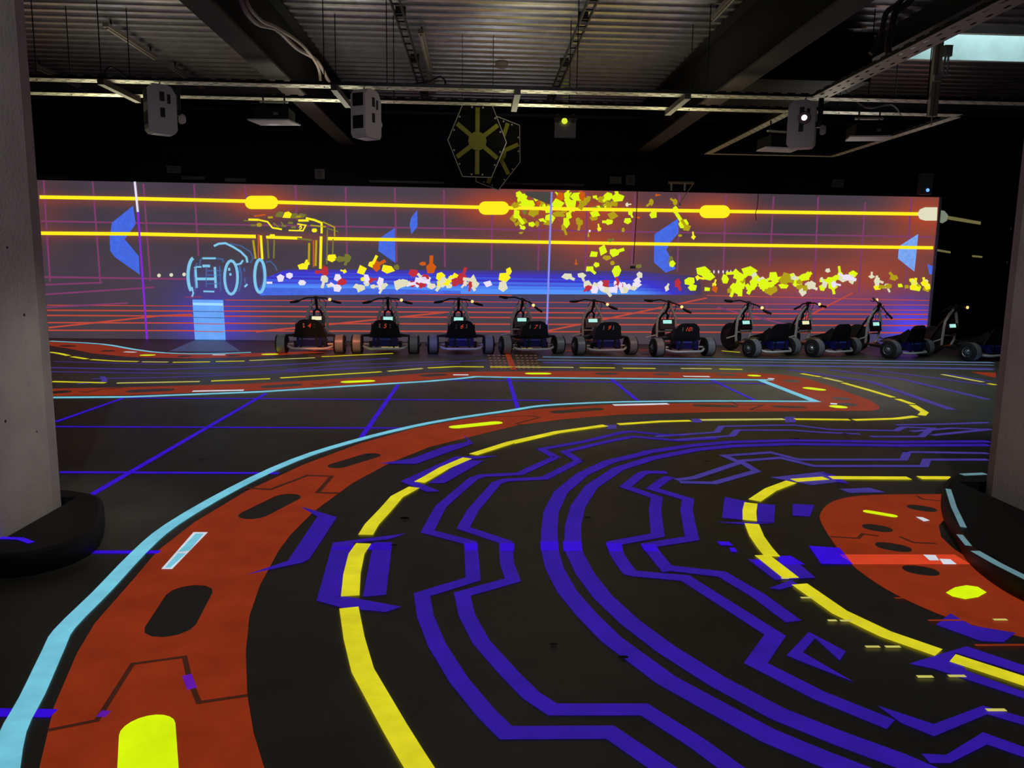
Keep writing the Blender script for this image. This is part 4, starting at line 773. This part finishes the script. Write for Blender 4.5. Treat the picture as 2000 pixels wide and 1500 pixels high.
# ------------------------------------------------------------------ karts
M_kblk = mat('kart_black', (17, 17, 18), .45); M_tyre = mat('tyre_rubber', (20, 20, 21), .7); M_slv = mat('tyre_sleeve', (135, 135, 140), .38); M_frm = mat('kart_frame', (200, 192, 186), .4)
M_rim = mat('rim_alloy', (150, 160, 165), .3, metal=.8); M_bat2 = mat('battery_blue', (26, 22, 92), .35); M_grip = mat('grip_rubber', (14, 14, 14), .6); M_chr = mat('bumper_tube', (205, 205, 205), .35)
M_org = mat('hoop_orange_light', (200, 92, 48), .5)  # projected orange light put into the hoop base colour
def screen_mat(nm, c): return mat('display_'+nm, (10, 10, 10), .2, emit=c, es=1.)
def make_kart():
    K0 = empty('drift_kart'); A = .46; R = .152
    for s in (-1, 1):
        c = (s*A, 0, R)
        t = MB().lathe([(-.09, .085), (-.092, .13), (-.078, R), (.078, R), (.092, .13), (.09, .085)], c, 'x', 28).build('rear_tyre', M_tyre, K0, True)
        MB().lathe([(-.062, R+.0005), (-.06, R+.003), (.06, R+.003), (.062, R+.0005)], c, 'x', 28).build('sleeve', M_slv, t, True)
        h = MB().lathe([(s*.03, .085), (s*.095, .082), (s*.085, .06), (s*.1, .035), (s*.12, .02)] if s > 0 else [(-.12, .02), (-.1, .035), (-.085, .06), (-.095, .082), (-.03, .085)], c, 'x', 20).build('rim', M_rim, K0, True)
        for q in range(5):
            an = 6.283*q/5; MB().lathe([(s*.085, .007), (s*.1, .007)], (c[0], .045*math.cos(an), R+.045*math.sin(an)), 'x', 6).build('lug_nut', M_rim, h)
        MB().lathe([(-s*.095, .082), (-s*.085, .03)], c, 'x', 20).build('inner_rim', M_kblk, K0, True)
    MB().tube([(-A, 0, R), (A, 0, R)], .016, 10).build('rear_axle', M_frm, K0)
    for s in (-1, 1): MB().cbox((s*.24, 0, R), (.05, .08, .1)).build('axle_bearing', M_kblk, K0)
    # chassis tubes
    for s in (-1, 1): MB().tube([(s*.2, -.1, .17), (s*.2, .3, .15), (s*.15, .62, .16), (s*.13, .74, .2)], .018, 8).build('chassis_rail', M_kblk, K0, True)
    for y in (.1, .42): MB().tube([(-.2, y, .155), (.2, y, .155)], .014, 8).build('cross_tube', M_kblk, K0)
    MB().box((-.19, .12, .17), (.19, .6, .185)).build('floor_tray', M_kblk, K0)
    MB().tube([(-.38, -.03, .13), (-.29, -.14, .1), (-.22, -.2, .095), (.22, -.2, .095), (.29, -.14, .1), (.38, -.03, .13)], .02, 8).build('rear_bumper', M_chr, K0, True)
    for s in (-1, 1): MB().tube([(s*.14, -.2, .1), (s*.14, -.06, .15)], .012, 6).build('bumper_stay', M_kblk, K0)
    # battery under the seat
    bt = MB().box((-.2, -.17, .135), (.2, .06, .27)).build('battery_box', M_bat2, K0)
    for x in (-.11, .11): MB().box((x-.018, -.176, .13), (x+.018, .066, .276)).build('strap', M_kblk, bt)
    MB().box((-.16, -.174, .24), (.14, -.168, .258)).build('label_strip', mat('battery_strip', (75, 95, 170), .4), bt)
    # seat: pan, tall shell back with two slots, side wings
    MB().prism([[(-.22, -.1), (.22, -.1), (.2, .34), (.1, .42), (-.1, .42), (-.2, .34)]], lambda u, v, d: Vector((u, v, d)), .275, .3).build('seat_pan', M_kblk, K0)
    tilt = lambda u, v, d: Vector((u, -.09+d-.32*(v-.28), v))
    out = [(-.26, .27), (-.235, .36), (-.21, .45), (-.185, .505), (-.145, .545), (-.09, .562), (.09, .562), (.145, .545), (.185, .505), (.21, .45), (.235, .36), (.26, .27)]
    sl = [[(s*.085-.014, .43), (s*.085+.014, .43), (s*.085+.012, .5), (s*.085-.012, .5)] for s in (-1, 1)]
    MB().prism([out]+sl, tilt, -.012, .012).build('seat_back', M_kblk, K0)
    for s in (-1, 1):
        MB().prism([[(-.1, .28), (.34, .28), (.3, .32), (.02, .4), (-.12, .5), (-.15, .46)]], lambda u, v, d, s=s: Vector((s*(.21+d), u, v)), -.01, .01).build('seat_wing', M_kblk, K0)
        MB().prism([[(.2, .3), (.25, .32), (.45, .3), (.53, .27), (.45, .275), (.22, .27)]], lambda u, v, d, s=s: Vector((s*u, d, v)), .0, .2).build('rear_guard', M_kblk, K0)
    # front hoop carrying the display
    for s in (-1, 1):
        MB().tube([(s*.13, .72, .19), (s*.165, .70, .28), (s*.175, .68, .5), (s*.165, .675, .6), (s*.1, .66, .72), (s*.03, .64, .82)], .023, 8).build('hoop_arm', M_frm, K0, True)
        MB().tube([(s*.165, .7, .3), (s*.35, .74, .25)], .013, 8).build('foot_peg', M_frm, K0)
    MB().tube([(-.13, .72, .19), (-.08, .74, .165), (.08, .74, .165), (.13, .72, .19)], .02, 8).build('hoop_base', M_org, K0, True)
    MB().tube([(-.16, .69, .36), (.16, .69, .36)], .014, 8).build('hoop_brace', M_frm, K0)
    MB().tube([(0, .645, .76), (0, .615, .87)], .025, 12).build('head_tube', M_kblk, K0)
    # front fork and wheel
    MB().tube([(-.075, 1.0, .25), (-.075, .84, .52), (-.06, .76, .64), (0, .72, .69), (.06, .76, .64), (.075, .84, .52), (.075, 1.0, .25)], .02, 8).build('front_fork', M_kblk, K0, True)
    MB().tube([(0, .72, .69), (0, .645, .78)], .022, 8).build('steerer', M_kblk, K0)
    prof = [(-.028, .19), (-.032, .225), (-.018, .248), (0, .252), (.018, .248), (.032, .225), (.028, .19)]
    MB().lathe(prof, (0, 1.0, .252), 'x', 32).build('front_tyre', M_tyre, K0, True)
    fw = MB().lathe([(-.04, .02), (-.035, .12), (-.02, .19), (.02, .19), (.035, .12), (.04, .02)], (0, 1.0, .252), 'x', 28).build('motor_wheel', M_kblk, K0, True)
    MB().lathe([(-.043, .06), (-.036, .1), (.036, .1), (.043, .06)], (0, 1.0, .252), 'x', 24).build('hub_motor', mat('hub_motor', (60, 45, 45), .35, metal=.6), fw, True)
    # handlebar
    hb = [(-.40, .56, .80), (-.27, .585, .83), (-.16, .60, .875), (-.05, .61, .878), (.05, .61, .878), (.16, .60, .875), (.27, .585, .83), (.40, .56, .80)]
    MB().tube(hb, .013, 8).build('handlebar', M_kblk, K0, True)
    MB().cbox((0, .605, .885), (.06, .05, .04)).build('stem_clamp', M_kblk, K0)
    for s in (-1, 1):
        g = MB().tube([(s*.29, .581, .825), (s*.42, .556, .796)], .019, 8).build('grip', M_grip, K0)
        MB().tube([(s*.25, .56, .83), (s*.3, .62, .80), (s*.38, .62, .785)], .007, 6).build('brake_lever', M_kblk, K0)
    MB().lathe([(-.018, .0255), (0, .026)], (.235, .565, .853), 'y', 16).build('bell_light', mat('bell_light', (255, 225, 150), .3, emit=(255, 215, 120), es=1.1), K0)
    # display unit
    T_ = rot('X', -14, (0, .66, .52))
    ds = MB().box((-.135, .64, .4), (.135, .685, .57), T_).build('display_unit', M_kblk, K0)
    MB().box((-.08, .632, .495), (.08, .64, .555), T_).build('display_screen', screen_mat('teal', (170, 235, 225)), ds)
    MB().box((-.105, .636, .425), (.105, .64, .45), T_).build('panel_strip', mat('panel_strip', (70, 20, 18), .5), ds)
    for s in (-1, 1): MB().lathe([(.624, .014), (.64, .016)], (s*.112, .0, .44), 'y', 12).build('knob', M_frm, ds)
    for j, x in enumerate((-.05, .04, .09)):
        MB().tube([(x*1.3, .6, .86), (x*1.8, .66, .78), (x*1.4, .70, .68), (x, .68, .57)], .0055, 5).build('control_cable', M_bcab, K0, True)
    return K0
kart = make_kart()
def number(txt, parent):
    cu = bpy.data.curves.new('number', 'FONT'); cu.body = txt; cu.size = .105; cu.align_x = 'CENTER'; cu.shear = .25; cu.extrude = .001
    to = bpy.data.objects.new('number_tmp', cu); C.objects.link(to); dg = bpy.context.evaluated_depsgraph_get()
    me = bpy.data.meshes.new_from_object(to.evaluated_get(dg)); bpy.data.objects.remove(to); me.name = 'seat_number'; me.materials.clear()
    me.materials.append(mat('number_red', (225, 70, 30), .5, emit=(225, 70, 30), es=.55))
    o = bpy.data.objects.new('seat_number', me); C.objects.link(o); o.parent = parent
    o.location = (0, -.09-.32*(.43-.28)-.016, .43); o.rotation_euler = (math.radians(90)+math.atan(.32), 0, 0)
    return o
KARTS = [(608, 690, 3, '4', 'amber', 'black drift kart with orange 4 on its seat and warm white display'), (753.5, 690, 3, '5', None, 'black drift kart with orange 5, parked next to the warm-display kart numbered 4'),
         (900, 690.5, 5, '6', None, 'black drift kart with orange 6, standing just short of the dotted red floor patch'), (1039, 691, 13, '7', None, 'black drift kart with orange 7 standing on the dotted red floor patch'),
         (1181, 692.5, 11, '9', None, 'black drift kart with orange 9 standing right of the pale screen seam'), (1332.5, 695.5, 11, '10', None, 'black drift kart with two-digit orange number 10 on its seat'),
         (1507, 695.5, 25, None, None, 'drift kart turned aside with its black front wheel showing, next to the two-digit kart'), (1627, 695, 25, None, 'amber', 'black drift kart turned aside with a yellowish speckled display'),
         (1771.5, 698, 27, None, None, 'black drift kart at the screen corner before the blue glow'), (1926, 703, 25, None, None, 'black drift kart before the black side wall partly hidden by the brown-grey pillar')]
for i, (x, y, th, num, scr, lb) in enumerate(KARTS):
    o = kart if i == 0 else copy_tree(kart)
    p = fl(x, y); o.location = (p.x, p.y, 0); o.rotation_euler = (0, 0, math.radians(th))
    tag(o, lb, 'kart', 'drift karts parked along the screen')
for i, o in enumerate([o for o in C.objects if o.name.startswith('drift_kart')]):
    x, y, th, num, scr, lb = KARTS[i]
    if num: number(num, o)
    if scr:
        for d in [c for c in C.objects if c.parent == o and c.name.startswith('display_unit')]:
            for s in [c for c in C.objects if c.parent == d and c.name.startswith('display_screen')]:
                s.data = s.data.copy(); s.data.materials[0] = screen_mat(scr, (240, 232, 185))

STEER = [0, 0, -6, -42, -20, -34, -38, 4, 62, 0]
for i, o in enumerate([o for o in C.objects if o.name.startswith('drift_kart')]):
    if not STEER[i]: continue
    al = math.radians(25); ax = Vector((0, -math.sin(al), math.cos(al))); c = Vector((0, .615, .85))
    M = Matrix.Translation(c) @ Matrix.Rotation(math.radians(STEER[i]), 4, ax) @ Matrix.Translation(-c)
    for ch in C.objects:
        if ch.parent == o and ch.name.split('.')[0] in ('handlebar', 'grip', 'brake_lever', 'bell_light', 'stem_clamp'): ch.matrix_local = M
